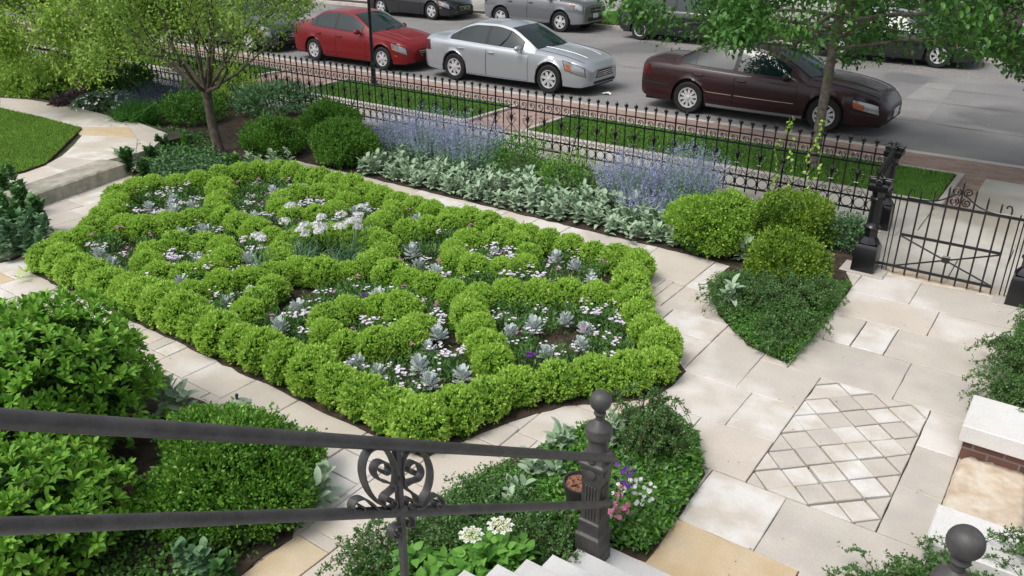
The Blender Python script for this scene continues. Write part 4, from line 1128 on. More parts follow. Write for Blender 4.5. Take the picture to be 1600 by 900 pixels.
red = dict(silver, paint='paint_red', W=1.72, R=.30, xf=1.40, xr=-1.21, x=(-2.18, 2.28), R_=0,
    wid=[(-2.18, .72), (-2.1, .86), (-1.9, .955), (-1.4, .99), (0, 1.0), (1.4, .99), (1.9, .95), (2.12, .85), (2.23, .72), (2.28, .60)],
    top=[(-2.18, .78), (-2.12, .98), (-1.9, 1.03), (-1.5, 1.03), (0, .97), (.95, .97), (1.5, .90), (2.0, .78), (2.2, .68), (2.28, .58)],
    sh=[(-2.18, .74), (-2.1, .92), (-1.8, .95), (0, .89), (.95, .86), (1.6, .80), (2.05, .70), (2.22, .60), (2.28, .52)],
    bot=[(-2.18, .34), (-2.0, .25), (-1.6, .20), (0, .18), (1.8, .19), (2.1, .20), (2.28, .24)],
    rail=[(.98, .70, .91), (.60, .63, 1.13), (.20, .57, 1.31), (-.2, .55, 1.36), (-.65, .545, 1.355), (-1.0, .56, 1.29), (-1.35, .60, 1.13), (-1.62, .65, .98)], ac=(2, 5),
    win=[(-1.30, -1.12), (-1.09, -.36), (-.28, .64)], doors=[(-1.10, -.31), (-.29, .82)], mirror=.62, strip=None,
    hl=[(1.78, .64), (2.18, .55), (2.14, .88), (1.72, .90)], hl_amber=[(1.79, .68), (1.86, .67), (1.83, .84), (1.76, .85)], tl=[(-2.14, .60), (-1.88, .62), (-1.92, .95), (-2.12, .95)],
    marker=[(1.86, .38), (1.95, .38), (1.95, .43), (1.86, .43)], grille=(.24, .48, 1.0, 1.35, 2, 'oval'), intake=(.5, .06, .24), hood=(1.0, 2.1), fog=False, spokes=6, spw=.04, handlemat='paint_red', bulge=.16)
maroon = dict(silver, paint='paint_maroon', W=1.85, R=.325, xf=1.50, xr=-1.31, x=(-2.50, 2.58),
    wid=[(-2.50, .74), (-2.42, .88), (-2.2, .96), (-1.6, .99), (0, 1.0), (1.5, .99), (2.1, .94), (2.4, .84), (2.52, .72), (2.58, .60)],
    top=[(-2.50, .84), (-2.44, 1.02), (-2.2, 1.07), (-1.6, 1.07), (0, 1.0), (1.05, 1.0), (1.7, .93), (2.25, .80), (2.48, .68), (2.58, .56)],
    sh=[(-2.50, .80), (-2.42, .95), (-2.0, .98), (0, .92), (1.05, .89), (1.8, .82), (2.3, .71), (2.5, .60), (2.58, .50)],
    bot=[(-2.50, .34), (-2.3, .26), (-1.8, .21), (0, .19), (2.0, .20), (2.3, .20), (2.58, .24)],
    rail=[(1.10, .75, .94), (.70, .68, 1.17), (.28, .62, 1.35), (-.2, .59, 1.41), (-.72, .585, 1.40), (-1.08, .60, 1.33), (-1.42, .64, 1.18), (-1.78, .70, 1.01)], ac=(2, 5),
    win=[(-1.50, -1.24), (-1.21, -.40), (-.31, .74)], doors=[(-1.25, -.35), (-.33, .92)], mirror=.70, mirrormat='black_trim', strip=None, pinstrip='chrome', sill='cladding_gray', bumperstrip=True,
    hl=[(2.02, .56), (2.46, .50), (2.42, .84), (1.98, .80)], hl_amber=[(2.0, .58), (2.20, .56), (2.2, .72), (1.98, .74)], tl=[(-2.46, .62), (-2.2, .64), (-2.24, .94), (-2.45, .94)],
    grille=(.50, .52, .92, 1.0, 0, 'wing'), intake=(.5, .06, .22), hood=(1.15, 2.4), fog=False, spokes=10, spw=.026, plate=(.28,), handlemat='paint_maroon', bulge=.2)
SZ = ST+.005
car('parked_car', (-10.40+1.36-1.36+.0-1.55, 17.12, SZ), 'silver grey four-door sedan parked at the near kerb between the red and maroon cars', silver)
car('parked_car', (-17.02-.1, 17.02, SZ), 'bright red four-door sedan parked at the near kerb behind the thin black pole', red)
car('parked_car', (-5.72, 17.16, SZ), 'dark maroon four-door sedan under the street tree, a yellow sticker on its windscreen', maroon)
green = dict(silver, paint='paint_green', strip=None, handlemat='paint_green')
car('parked_car', (-22.6, 17.05, SZ), 'dark green car mostly hidden behind the multi-stemmed tree, left of the red car', green)
black1 = dict(red, paint='paint_black', W=1.8, R=.33, x=(-2.2, 2.34), xf=1.38, xr=-1.31, spokes=5, spw=.045, handlemat='paint_black', marker=[(1.80, .46), (1.90, .46), (1.90, .54), (1.80, .54)])
black1['wid'] = [(-2.2, .72)]+red['wid'][1:-1]+[(2.34, .6)]; black1['top'] = [(-2.2, .78)]+red['top'][1:-1]+[(2.34, .58)]; black1['sh'] = [(-2.2, .74)]+red['sh'][1:-1]+[(2.34, .5)]; black1['bot'] = [(-2.2, .34)]+red['bot'][1:-1]+[(2.34, .24)]
FY2 = 26.35
def xfar(px, py): return G(px, py, ST).x
car('parked_car', (xfar(684, 30)-1.38, FY2, SZ), 'glossy black compact car parked across the street behind the red car', black1)
suv = dict(paint='paint_gray', W=1.82, R=.345, xf=1.30, xr=-1.28, x=(-2.08, 2.20), archgap=.07,
    wid=[(-2.08, .86), (-2.0, .95), (-1.7, .99), (0, 1), (1.5, .99), (1.95, .95), (2.1, .90), (2.2, .80)],
    top=[(-2.08, 1.0), (-2.03, 1.12), (-1.5, 1.15), (0, 1.15), (1.0, 1.13), (1.6, 1.10), (2.02, 1.03), (2.2, .92)],
    sh=[(-2.08, .98), (-2.0, 1.08), (0, 1.08), (1.0, 1.05), (1.7, 1.0), (2.08, .94), (2.2, .86)],
    bot=[(-2.08, .40), (-1.9, .30), (0, .27), (1.8, .28), (2.2, .32)],
    rail=[(1.22, .78, 1.10), (.92, .74, 1.38), (.62, .70, 1.68), (.2, .68, 1.76), (-.9, .68, 1.77), (-1.75, .68, 1.72), (-1.93, .70, 1.45), (-2.02, .76, 1.13)], ac=(2, 5), crown=.03, bulge=.10, wtop=.09,
    win=[(-1.85, -1.1), (-1.0, -.15), (-.05, .85)], doors=[(-.98, -.10), (-.08, 1.02)], mirror=.85, mirrormat='black_trim', cladding=True,
    hl=[(1.86, .72), (2.16, .70), (2.14, .94), (1.86, .96)], hl_amber=[(1.72, .86), (1.84, .86), (1.84, .94), (1.72, .94)], tl=[(-2.05, .7), (-1.9, .7), (-1.9, .98), (-2.05, .98)],
    grille=(.34, .62, .92, 1, 1, 'H'), intake=(.5, .12, .36), hood=(1.3, 2.1), spokes=5, spw=.052, plate=(.30,), handlemat='black_trim')
car('parked_car', (xfar(890, 47.5)-1.30, FY2, SZ), 'boxy grey sport utility car with dark cladding parked across the street', suv)
wag = dict(suv, paint='paint_black', W=1.82, R=.32, xf=1.45, xr=-1.30, x=(-2.15, 2.35), cladding=False, steel=True, archgap=.05,
    wid=[(-2.15, .84), (-2.05, .94), (-1.7, .99), (0, 1), (1.5, .99), (2.05, .93), (2.25, .84), (2.35, .7)],
    top=[(-2.15, .92), (-2.08, 1.06), (-1.5, 1.1), (0, 1.08), (1.1, 1.06), (1.8, 1.0), (2.2, .88), (2.35, .72)],
    sh=[(-2.15, .90), (-2.05, 1.02), (0, 1.0), (1.0, .97), (1.8, .90), (2.2, .78), (2.35, .64)],
    bot=[(-2.15, .36), (-1.9, .26), (0, .22), (1.8, .23), (2.35, .28)],
    rail=[(1.20, .76, 1.04), (.75, .72, 1.28), (.35, .68, 1.50), (.0, .66, 1.56), (-.9, .66, 1.56), (-1.55, .67, 1.50), (-1.85, .70, 1.3), (-2.08, .76, 1.06)],
    mirror=.80, hl=[(1.9, .68), (2.28, .62), (2.25, .92), (1.88, .93)], hl_amber=None, tl=[(-2.12, .70), (-1.92, .72), (-1.95, .99), (-2.1, .99)], grille=(.45, .5, .85, 1, 2), spokes=0, handlemat='paint_black', plate=None)
car('parked_car', (xfar(1011, 59.5)+1.30, FY2, SZ), 'black hatchback with bare steel wheels parked across the street behind the maroon car', wag)
dk = dict(black1, spokes=7, spw=.03)
car('parked_car', (xfar(1466, 104)-1.38, FY2, SZ), 'dark car with bright alloy wheels half hidden by the street tree leaves at right', dk)
# sticker and litter
sp = GP(1247, 123, 1, 16.62)
o = MB().box(-.05, .05, -.004, .004, -.05, .05).build('windscreen_sticker', 'sticker', loc=(0, 0, 0))
o.matrix_world = Matrix.Translation((-5.72+1.06, 16.78, SZ+1.03)) @ Matrix.Rotation(R(-30), 4, 'Y') @ Matrix.Rotation(R(60), 4, 'Z') @ Matrix.Rotation(R(45), 4, 'Y')
tag(o, 'small yellow diamond sticker on the windscreen of the maroon car', 'sticker')
p = G(948, 148, ST); mbp = MB()
V = []; 
for i in range(7):
    for j in range(5): V.append((p.x+(i-3)*.035, p.y+(j-2)*.035, ST+.01+rs.uniform(0, .05)))
Fc = [(i*5+j, (i+1)*5+j, (i+1)*5+j+1, i*5+j+1) for i in range(6) for j in range(4)]
tag(MB().add(V, Fc).build('crumpled_paper', 'paper_white'), 'crumpled white paper lying on the road in front of the silver car', 'litter')
# fallen blossom on the maroon bonnet and road
L = Leaves(); n = 500
b = np.column_stack([rng.uniform(-12, 0, n), rng.uniform(15.9, 25, n), np.full(n, ST+.006)]); d = rng.normal(size=b.shape); d[:, 2] *= .1
L.quad(b, d, np.tile([0, 0, 1.], (n, 1)), rng.uniform(.02, .05, n), .02)
n = 900
b = np.column_stack([rng.uniform(-12, 0, n), rng.normal(24.9, .25, n), np.full(n, ST+.006)]); d = rng.normal(size=b.shape); d[:, 2] *= .1
L.quad(b, d, np.tile([0, 0, 1.], (n, 1)), rng.uniform(.02, .06, n), .03)
tag(L.build('fallen_petals', 'fallen_petal'), kind='stuff')

# ================================================================== PLANTS
def place(src, specs, s_rand=.12):
    """src: list of prototype objects. specs: list of (x,y,z,scale,label,group)"""
    used = set(); out = []
    ck = {o.name: kids(o) for o in src}
    for i, (x, y, z, s, lab, grp) in enumerate(specs):
        o = src[rs.randrange(len(src))]; rz = rs.uniform(0, 6.28); sc = s*rs.uniform(1-s_rand, 1+s_rand)
        if o.name not in used:
            used.add(o.name); o.location = (x, y, z); o.rotation_euler = (0, 0, rz); o.scale = (sc, sc, sc*rs.uniform(.93, 1.07)); tag(o, lab, None, grp); out.append(o)
        else:
            out.append(copy_tree(o, (x, y, z), rz, (sc, sc, sc*rs.uniform(.93, 1.07)), lab, grp, ck[o.name]))
    for o in src:
        if o.name not in used:
            for k in ck[o.name]: bpy.data.objects.remove(k)
            bpy.data.objects.remove(o)
    return out
# ---- the knot hedge of small box mounds
protos = []
for v in range(6):
    L = shrub_mesh('x', .166, .295, 640, 8, .0235, .016, None, k_in=4, rad=.009, amp=.13, inner=.78, up=.40)
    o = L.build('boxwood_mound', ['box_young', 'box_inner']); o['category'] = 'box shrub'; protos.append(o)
CX, CY = -6.72, 5.92
spec = []
def along(pts, sp, closed=False):
    pts = [Vector((p[0], p[1])) for p in pts]
    if closed: pts = pts+[pts[0]]
    seg = [(b-a).length for a, b in zip(pts, pts[1:])]; T = sum(seg); n = max(1, round(T/sp)); out = []
    for k in range(n+(0 if closed else 1)):
        d = T*k/n; i = 0
        while i < len(seg)-1 and d > seg[i]: d -= seg[i]; i += 1
        out.append(pts[i]+(pts[i+1]-pts[i])*min(1, d/max(seg[i], 1e-6)))
    return out
taken = []
def row(pts, sp, s, lab, grp, closed=False, mind=.22):
    for p in along(pts, sp, closed):
        q = p+Vector((rs.uniform(-.02, .02), rs.uniform(-.02, .02)))
        if any((q-t).length < mind for t in taken): continue
        taken.append(q); spec.append((q.x, q.y, .0, s, lab, grp))
g0 = 'lime green box mounds of the knot hedge'
row([(-9.20, 3.96), (-8.2, 3.97), (-3.60, 3.90)], .315, 1.15, 'lime green clipped box mound in the straight outer hedge row beside the near path', 'box mounds of the near outer row')
row([(-3.52, 4.20), (-3.38, 4.72), (-3.12, 5.12), (-2.80, 5.40), (-2.56, 5.66), (-2.57, 6.0), (-2.88, 6.30), (-3.22, 6.62), (-3.5, 7.05), (-3.66, 7.40), (-3.74, 7.66)], .315, 1.05, 'lime green clipped box mound in the pointed right end of the outer hedge', 'box mounds of the pointed right end')
row([(-4.0, 7.68), (-9.75, 7.70)], .31, 1.03, 'lime green clipped box mound in the straight outer hedge row along the back stone strip', 'box mounds of the back outer row')
row([(-9.98, 7.55), (-10.08, 7.1), (-10.22, 6.75), (-10.7, 6.2), (-10.62, 5.69), (-10.07, 5.22), (-9.62, 4.66), (-9.40, 4.25)], .31, 1.03, 'lime green clipped box mound in the pointed left end of the outer hedge', 'box mounds of the pointed left end')
row([(-3.42, 6.85), (-3.99, 6.52), (-4.47, 6.17), (-4.72, 5.90), (-4.45, 5.55), (-4.1, 5.28), (-3.72, 4.98)], .30, 1.0, 'lime green box mound in the V shaped inner hedge at the right end', 'box mounds of the right V')
row([(-9.98, 6.9), (-9.40, 6.4), (-8.90, 5.95), (-8.92, 5.45), (-9.2, 5.12), (-9.72, 4.92)], .30, 1.0, 'lime green box mound in the V shaped inner hedge at the left end', 'box mounds of the left V')
def ringpts(cx, cy, r, n=24, ry=None): return [(cx+r*math.cos(2*PI*k/n), cy+(ry or r)*math.sin(2*PI*k/n)) for k in range(n)]
row(ringpts(-5.08, 4.85, .45, ry=.40), .30, .98, 'lime green box mound in the round inner ring nearest the newel post', 'box mounds of the front right ring', True)
row(ringpts(-5.22, 6.96, .46, ry=.44), .30, .98, 'lime green box mound in the round inner ring near the back right corner', 'box mounds of the back right ring', True)
row(ringpts(-7.92, 4.86, .46, ry=.42), .30, .98, 'lime green box mound in the round inner ring at the front left of the knot', 'box mounds of the front left ring', True)
row(ringpts(-8.22, 6.98, .46, ry=.44), .30, .98, 'lime green box mound in the round inner ring at the back left of the knot', 'box mounds of the back left ring', True)
row(ringpts(CX, CY, .62, ry=.58), .30, 1.0, 'lime green box mound in the centre ring around the tall white flowers', 'box mounds of the centre ring', True)
row([(-6.05, 5.9), (-5.55, 5.86), (-4.95, 5.92)], .30, .98, 'lime green box mound in the short bar joining centre ring and right V', 'box mounds of the right bar')
row([(-7.40, 5.9), (-8.0, 5.88), (-8.65, 5.9)], .30, .98, 'lime green box mound in the short bar joining centre ring and left V', 'box mounds of the left bar')
row([(-6.25, 4.35), (-6.42, 4.75), (-6.66, 5.1)], .30, .98, 'lime green box mound in the front divider between the two front rings', 'box mounds of the front divider')
row([(-7.1, 4.35), (-6.9, 4.75), (-6.80, 5.1)], .30, .98, 'lime green box mound in the front divider between the two front rings', 'box mounds of the front divider')
row([(-6.30, 7.45), (-6.42, 7.05), (-6.60, 6.72)], .30, .98, 'lime green box mound in the back divider between the two back rings', 'box mounds of the back divider')
row([(-7.20, 7.45), (-7.0, 7.05), (-6.85, 6.72)], .30, .98, 'lime green box mound in the back divider between the two back rings', 'box mounds of the back divider')
place(protos, spec, .09)
# ---- dusty miller
def dusty(v):
    L = Leaves(); n = 24
    for i in range(n):
        a = i*2.4+rng.uniform(-.3, .3); t = i/n; tilt = .30+1.15*(1-t)
        d = np.array([math.cos(a)*math.sin(tilt), math.sin(a)*math.sin(tilt), math.cos(tilt)]); base = np.array([0, 0, .02+.07*t])
        ln = rng.uniform(.085, .12); sd_ = np.cross(d, [0, 0, 1.]); sd_ /= np.linalg.norm(sd_)+1e-6; nn = np.cross(sd_, d)
        L.quad(base[None], d[None], nn[None], ln, .022, mi=0)
        for k in range(4):
            for s in (-1, 1):
                bp_ = base+d*ln*(.35+.17*k); dd = d*.75+sd_*s*.75+rng.normal(size=3)*.08
                L.quad(bp_[None], dd[None], nn[None], .038-.004*k, .017, mi=0, wide=.65)
        L.quad((base+d*ln*.8)[None], d[None], nn[None], .035, .022, mi=0)
    o = L.build('dusty_miller', ['silver_leaf']); o['category'] = 'silver plant'; return o
DMG = [(-9.95, 6.05, 'tip'), (-9.89, 5.65, 'L'), (-9.82, 5.93, 'L'), (-9.5, 5.75, 'L'), (-9.3, 5.5, 'L'), (-9.5, 6.02, 'L'), (-8.9, 7.42, 'BL'), (-9.1, 7.05, 'BL'), (-8.75, 7.5, 'BL'), (-7.76, 7.35, 'BL'), (-7.55, 7.1, 'BL'),
       (-6.0, 6.49, 'BR'), (-5.73, 6.28, 'BR'), (-5.4, 6.2, 'BR'), (-5.2, 7.0, 'BRr'), (-4.60, 7.35, 'BR'), (-4.3, 7.28, 'BR'), (-3.98, 7.1, 'BR'), (-8.45, 6.2, 'BL'), (-8.85, 4.35, 'FL'), (-8.5, 4.3, 'FL'), (-7.95, 4.72, 'FLr'), (-7.86, 4.95, 'FLr'),
       (-7.45, 4.45, 'FL'), (-8.6, 5.25, 'FL'), (-8.5, 5.5, 'FL'), (-7.35, 5.25, 'FL'), (-7.05, 5.1, 'FL'), (-6.66, 4.42, 'FD'), (-6.62, 4.7, 'FD'), (-5.95, 4.73, 'FR'), (-5.78, 4.36, 'FR'), (-5.5, 5.4, 'FR'), (-5.12, 5.46, 'FR'), (-4.47, 5.12, 'FR'), (-4.38, 4.88, 'FR'),
       (-4.22, 4.58, 'FR'), (-4.0, 4.46, 'FR'), (-3.83, 4.68, 'FR'), (-4.72, 4.32, 'FR'), (-4.45, 4.30, 'FR'), (-3.85, 5.78, 'tipR'), (-3.68, 6.1, 'tipR'), (-3.43, 6.04, 'tipR'), (-3.30, 5.75, 'tipR'), (-3.45, 5.42, 'tipR'), (-3.95, 5.55, 'tipR'), (-6.7, 7.35, 'BD')]
BED = {'tip': 'in the left pointed bed', 'L': 'in the left pointed bed', 'BL': 'around the back left ring', 'BR': 'around the back right ring', 'BRr': 'inside the back right ring', 'FL': 'around the front left ring',
       'FLr': 'inside the front left ring', 'FD': 'between the legs of the front divider', 'FR': 'around the front right ring', 'tipR': 'in the right pointed bed', 'BD': 'between the legs of the back divider'}
def clear(x, y, d=.20):
    return not any((Vector((x, y))-t).length < d for t in taken)
sp_ = []
for x, y, b in DMG:
    if not clear(x, y, .17):
        best = None
        for k in range(40):
            xx, yy = x+rs.uniform(-.25, .25), y+rs.uniform(-.2, .2); dm_ = min((Vector((xx, yy))-t).length for t in taken)
            if best is None or dm_ > best[0]: best = (dm_, xx, yy)
        _, x, y = best
    sp_.append((x, y, .07, .9, 'silver grey lacy-leaved plant '+BED[b]+' of the knot garden', 'silver plants '+BED[b]))
place([dusty(v) for v in range(4)], sp_, .15)
# ---- bedding flowers
def nemesia(col, v):
    t = thing('bedding_flower', (0, 0, 0), '', 'flower')
    L = Leaves(); n = 330
    b = rng.normal(size=(n, 3))*[.07, .07, 0]; b[:, 2] = rng.uniform(0, .14, n); d = rng.normal(size=(n, 3))*.8; d[:, 2] = abs(d[:, 2])+.4
    L.quad(b, d, rng.normal(size=(n, 3))+[0, 0, 1], rng.uniform(.03, .06, n), .012)
    L.build('foliage', 'nemesia_leaf', t)
    L = Leaves()
    for k in range(rs.randint(1, 4)):
        c = np.array([rs.uniform(-.09, .09), rs.uniform(-.09, .09), rs.uniform(.14, .20)])
        for f in range(rs.randint(3, 6)):
            c2 = c+rng.normal(size=3)*[.016, .016, .010]; m = 5
            a = np.arange(m)*2*PI/m+rng.uniform(0, 6); d = np.stack([np.cos(a), np.sin(a), np.full(m, .35)], 1)
            L.quad(np.repeat(c2[None], m, 0), d, np.tile([0, 0, 1.], (m, 1)), .016, .014, wide=.65)
    L.build('blossom', col, t); return t
fp = {c: [nemesia(m, i) for i in range(n)] for c, m, n in (('white', 'petal_lilac', 3), ('pink', 'petal_pink', 2), ('purple', 'petal_purple', 1))}
FLK = []
zones = [('L', -10.45, -9.1, 5.1, 6.7), ('BL', -9.7, -7.0, 6.15, 7.7), ('BR', -6.3, -3.8, 6.1, 7.7), ('FL', -9.3, -7.0, 4.15, 5.7), ('FR', -6.1, -3.7, 4.15, 5.7), ('tipR', -4.4, -2.8, 5.2, 6.6), ('FD', -6.9, -6.45, 4.2, 4.8), ('BD', -7.0, -6.5, 7.1, 7.65), ('FLr', -8.2, -7.7, 4.6, 5.1), ('BRr', -5.4, -5.0, 6.8, 7.15), ('FRr', -5.25, -4.9, 4.7, 5.0), ('BLr', -8.4, -8.0, 6.8, 7.2)]
BED['FRr'] = 'inside the front right ring'; BED['BLr'] = 'inside the back left ring'
dmp = [Vector((s[0], s[1])) for s in sp_]; fpos = []
fs = {c: [] for c in fp}
for zn, xa, xb, ya, yb in zones:
    want = int((xb-xa)*(yb-ya)*10)+2; tries = 0
    while want > 0 and tries < 900:
        tries += 1; q = Vector((rs.uniform(xa, xb), rs.uniform(ya, yb)))
        if not clear(q.x, q.y, .17) or any((q-t).length < .13 for t in fpos) or any((q-t).length < .10 for t in dmp): continue
        fpos.append(q); want -= 1
        c = rs.choices(['white', 'pink', 'purple'], [12, 3, 1])[0]
        fs[c].append((q.x, q.y, .0, 1.1, {'white': 'pale lilac white', 'pink': 'mauve pink', 'purple': 'deep purple'}[c]+' bedding flower '+BED[zn]+' of the knot garden', {'white': 'white', 'pink': 'pink', 'purple': 'purple'}[c]+' bedding flowers '+BED[zn]))
for c in fp: place(fp[c], fs[c], .15)
# ---- tall white flowers in the centre
def white_lily(loc, nst, label, hmul=1.0, spread=.16):
    t = thing('white_flower_clump', loc, label, 'flower clump')
    L = Leaves(); n = 90
    b = rng.normal(size=(n, 3))*[.06, .06, 0]; d = rng.normal(size=(n, 3))*.42; d[:, 2] = 1
    L.big(b, d, rng.normal(size=(n, 3)), rng.uniform(.25, .42, n), .018, droop=.35)
    L.build('foliage', 'strap_leaf', t)
    for k in range(nst):
        a = rs.uniform(0, 6.28); r = rs.uniform(.02, spread*1.2); top_ = Vector((math.cos(a)*r*1.6, math.sin(a)*r*1.6, rs.uniform(.42, .70)*hmul))
        s_ = MB().tube([(math.cos(a)*r*.3, math.sin(a)*r*.3, 0), (top_.x*.8, top_.y*.8, top_.z*.6), top_], .005, 5).build('stem', 'stem_green', t)
        L = Leaves(); nf = 30
        u = randdir(nf); u[:, 2] = np.abs(u[:, 2])*.8+.05
        for q in u:
            c = np.array(top_)+q*rng.uniform(.022, .058)*[1.1, 1.1, .8]; m = 5; x_ = np.cross(q, [.3, .2, 1]); x_ /= np.linalg.norm(x_); y_ = np.cross(q, x_); aa = np.arange(m)*2*PI/m
            d = np.cos(aa)[:, None]*x_+np.sin(aa)[:, None]*y_+q*.6
            L.quad(np.repeat(c[None], m, 0), d, np.repeat(q[None], m, 0), .026, .012, wide=.6)
        L.build('flower_head', 'petal_white', s_)
    return t
white_lily((-6.90, 5.68, 0), 7, 'tall clump of white flower heads at the left in the centre ring')
white_lily((-6.50, 5.92, 0), 9, 'tall clump of white flower heads at the right in the centre ring')
white_lily((-7.00, 5.25, 0), 2, 'two low white flower heads standing out of the hedge left of the centre clumps', .80, .05)
white_lily((-6.75, 6.45, 0), 2, 'pair of white flower heads behind the centre ring', .8, .06)

# ---- large box shrubs
def lobed(name, lobes, label, mats, dens=3300, ls=.028):
    out = Leaves()
    for x, y, z, r, h in lobes:
        L = shrub_mesh('x', r, h, int(dens*r*r/.2), 7, ls, ls*.62, None, k_in=4, rad=.018, amp=.30, inner=.80, up=.35)
        for V in L.V: V += np.array([x, y, z])
        for Vv, Ff, m in zip(L.V, L.F, L.m): out.V.append(Vv); out.F.append(Ff+out.n); out.m.append(m)
        out.n += L.n
    o = out.build(name, mats); return tag(o, label, 'shrub')
def bigbox(name, px, py, r, h, label, mats, z0=0, nt=4200, ls=.031, pos=None, k=7, up=.3):
    p = G(px, py, h*.5) if pos is None else Vector(pos)
    L = shrub_mesh('x', r, h, nt, k, ls, ls*.62, None, k_in=4, rad=.016, amp=.26, inner=.82, up=up)
    o = L.build(name, mats, loc=(p.x, p.y, z0)); tag(o, label, 'shrub'); return o
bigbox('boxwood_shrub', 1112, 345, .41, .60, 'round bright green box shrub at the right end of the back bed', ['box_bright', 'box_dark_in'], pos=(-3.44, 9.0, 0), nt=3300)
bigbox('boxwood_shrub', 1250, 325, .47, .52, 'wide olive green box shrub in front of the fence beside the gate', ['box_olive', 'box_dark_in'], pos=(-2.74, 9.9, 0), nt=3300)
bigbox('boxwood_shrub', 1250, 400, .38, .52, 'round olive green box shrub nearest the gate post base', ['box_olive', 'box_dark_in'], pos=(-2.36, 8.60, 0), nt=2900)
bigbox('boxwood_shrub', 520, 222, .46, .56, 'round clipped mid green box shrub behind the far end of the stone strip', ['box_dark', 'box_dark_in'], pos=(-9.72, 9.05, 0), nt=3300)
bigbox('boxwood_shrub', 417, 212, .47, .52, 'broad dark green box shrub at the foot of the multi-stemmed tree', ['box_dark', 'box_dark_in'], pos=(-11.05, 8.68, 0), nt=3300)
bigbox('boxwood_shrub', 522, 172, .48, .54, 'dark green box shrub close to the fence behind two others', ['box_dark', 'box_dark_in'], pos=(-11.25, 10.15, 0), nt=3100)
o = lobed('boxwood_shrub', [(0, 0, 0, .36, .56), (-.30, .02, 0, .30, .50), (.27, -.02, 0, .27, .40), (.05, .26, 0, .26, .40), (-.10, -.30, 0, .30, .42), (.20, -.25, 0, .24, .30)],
          'large loose dark green box shrub seen through the foreground handrail', ['box_dark', 'box_dark_in']); o.location = (-4.17, 2.66, .015)

# ---- azalea bush in the left foreground
def azalea(loc, r, h, n, label):
    t = thing('azalea_bush', loc, label, 'bush')
    P, N = dome_pts(n, r, h, zmin=-.55, k=26, amp=.22, shell=(.82, 1.06))
    L = Leaves()
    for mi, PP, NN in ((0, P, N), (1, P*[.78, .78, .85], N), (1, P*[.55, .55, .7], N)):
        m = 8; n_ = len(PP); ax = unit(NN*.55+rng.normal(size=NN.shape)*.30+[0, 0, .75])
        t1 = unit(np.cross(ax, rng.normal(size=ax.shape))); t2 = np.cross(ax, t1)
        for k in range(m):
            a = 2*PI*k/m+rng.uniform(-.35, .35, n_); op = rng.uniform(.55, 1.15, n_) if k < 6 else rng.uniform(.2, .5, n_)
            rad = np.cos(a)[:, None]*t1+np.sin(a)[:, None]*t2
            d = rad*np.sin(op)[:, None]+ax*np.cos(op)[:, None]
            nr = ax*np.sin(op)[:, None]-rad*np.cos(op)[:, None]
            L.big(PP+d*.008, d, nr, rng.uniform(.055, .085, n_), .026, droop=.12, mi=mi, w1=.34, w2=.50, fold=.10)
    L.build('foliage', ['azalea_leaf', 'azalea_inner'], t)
    mb = MB()
    for k in range(26):
        q = P[rng.integers(len(P))]*.9; mb.tube([(q[0]*.08, q[1]*.08, 0), (q[0]*.4, q[1]*.4, q[2]*.5), tuple(q)], [.014, .009, .004], 6)
    mb.build('stems', 'stem_brown', t); return t
azalea((-5.68, 2.12, 0), .80, 1.24, 1150, 'big fresh green azalea bush in the left foreground behind the handrail')
azalea((-4.75, 1.45, 0), .55, .78, 520, 'smaller green azalea bush at the bottom left, below the lower rail')

# ---- lamb's ear rosettes
def rosette(name, mats, n, l, wd, h, cat, droop=.3, tl=(.35, 1.25), layers=1.0):
    L = Leaves()
    for s in range(4):
        cx, cy = rng.normal(size=2)*.06*(s > 0)
        k = int(n/4)
        a = np.arange(k)*2.4+rng.uniform(0, 6); t = np.arange(k)/k; tilt = tl[1]-(tl[1]-tl[0])*t+rng.normal(size=k)*.12
        d = np.stack([np.cos(a)*np.sin(tilt), np.sin(a)*np.sin(tilt), np.cos(tilt)], 1)
        nn = np.stack([-np.cos(a)*np.cos(tilt), -np.sin(a)*np.cos(tilt), np.sin(tilt)], 1)
        b = np.stack([np.full(k, cx), np.full(k, cy), .02+h*t*rng.uniform(.8, 1.2)], 1)
        L.fine(b+rng.normal(size=b.shape)*[.012, .012, .006], d, nn, rng.uniform(.6, 1.15, k)*l, rng.uniform(.8, 1.15, k)*wd, droop=rng.uniform(.05, droop*1.6, k))
    o = L.build(name, mats); o['category'] = cat; return o
lam = [rosette('lambs_ear', ['lambs_leaf'], 54, .105, .054, .19, 'grey-leaved plant') for _ in range(5)]
ls = []
front = along([(-9.1, 8.77), (-3.85, 8.77)], .225)
for q in front: ls.append((q.x+rs.uniform(-.05, .05), q.y+rs.uniform(-.05, .05), .01, 1.0, "woolly grey-green plant in the front row of the back bed, beside the stone strip", 'woolly plants of the front row'))
for yy, nm in ((9.06, 'second'), (9.28, 'third'), (9.5, 'fourth')):
    for q in along([(-8.9, yy), (-3.95, yy)], .27):
        ls.append((q.x+rs.uniform(-.07, .07), q.y+rs.uniform(-.07, .07), .01, 1.1, "woolly grey-green plant in the "+nm+" row of the back bed, among its neighbours", 'woolly plants of the '+nm+' row'))
for x, y in ((-6.6, 9.6), (-6.2, 9.75), (-5.9, 9.55), (-5.75, 9.9), (-6.9, 9.75), (-5.5, 9.5)): ls.append((x, y, .01, 1.1, 'woolly grey-green plant between the two lavender blue flower masses', 'woolly plants between the blue flowers'))
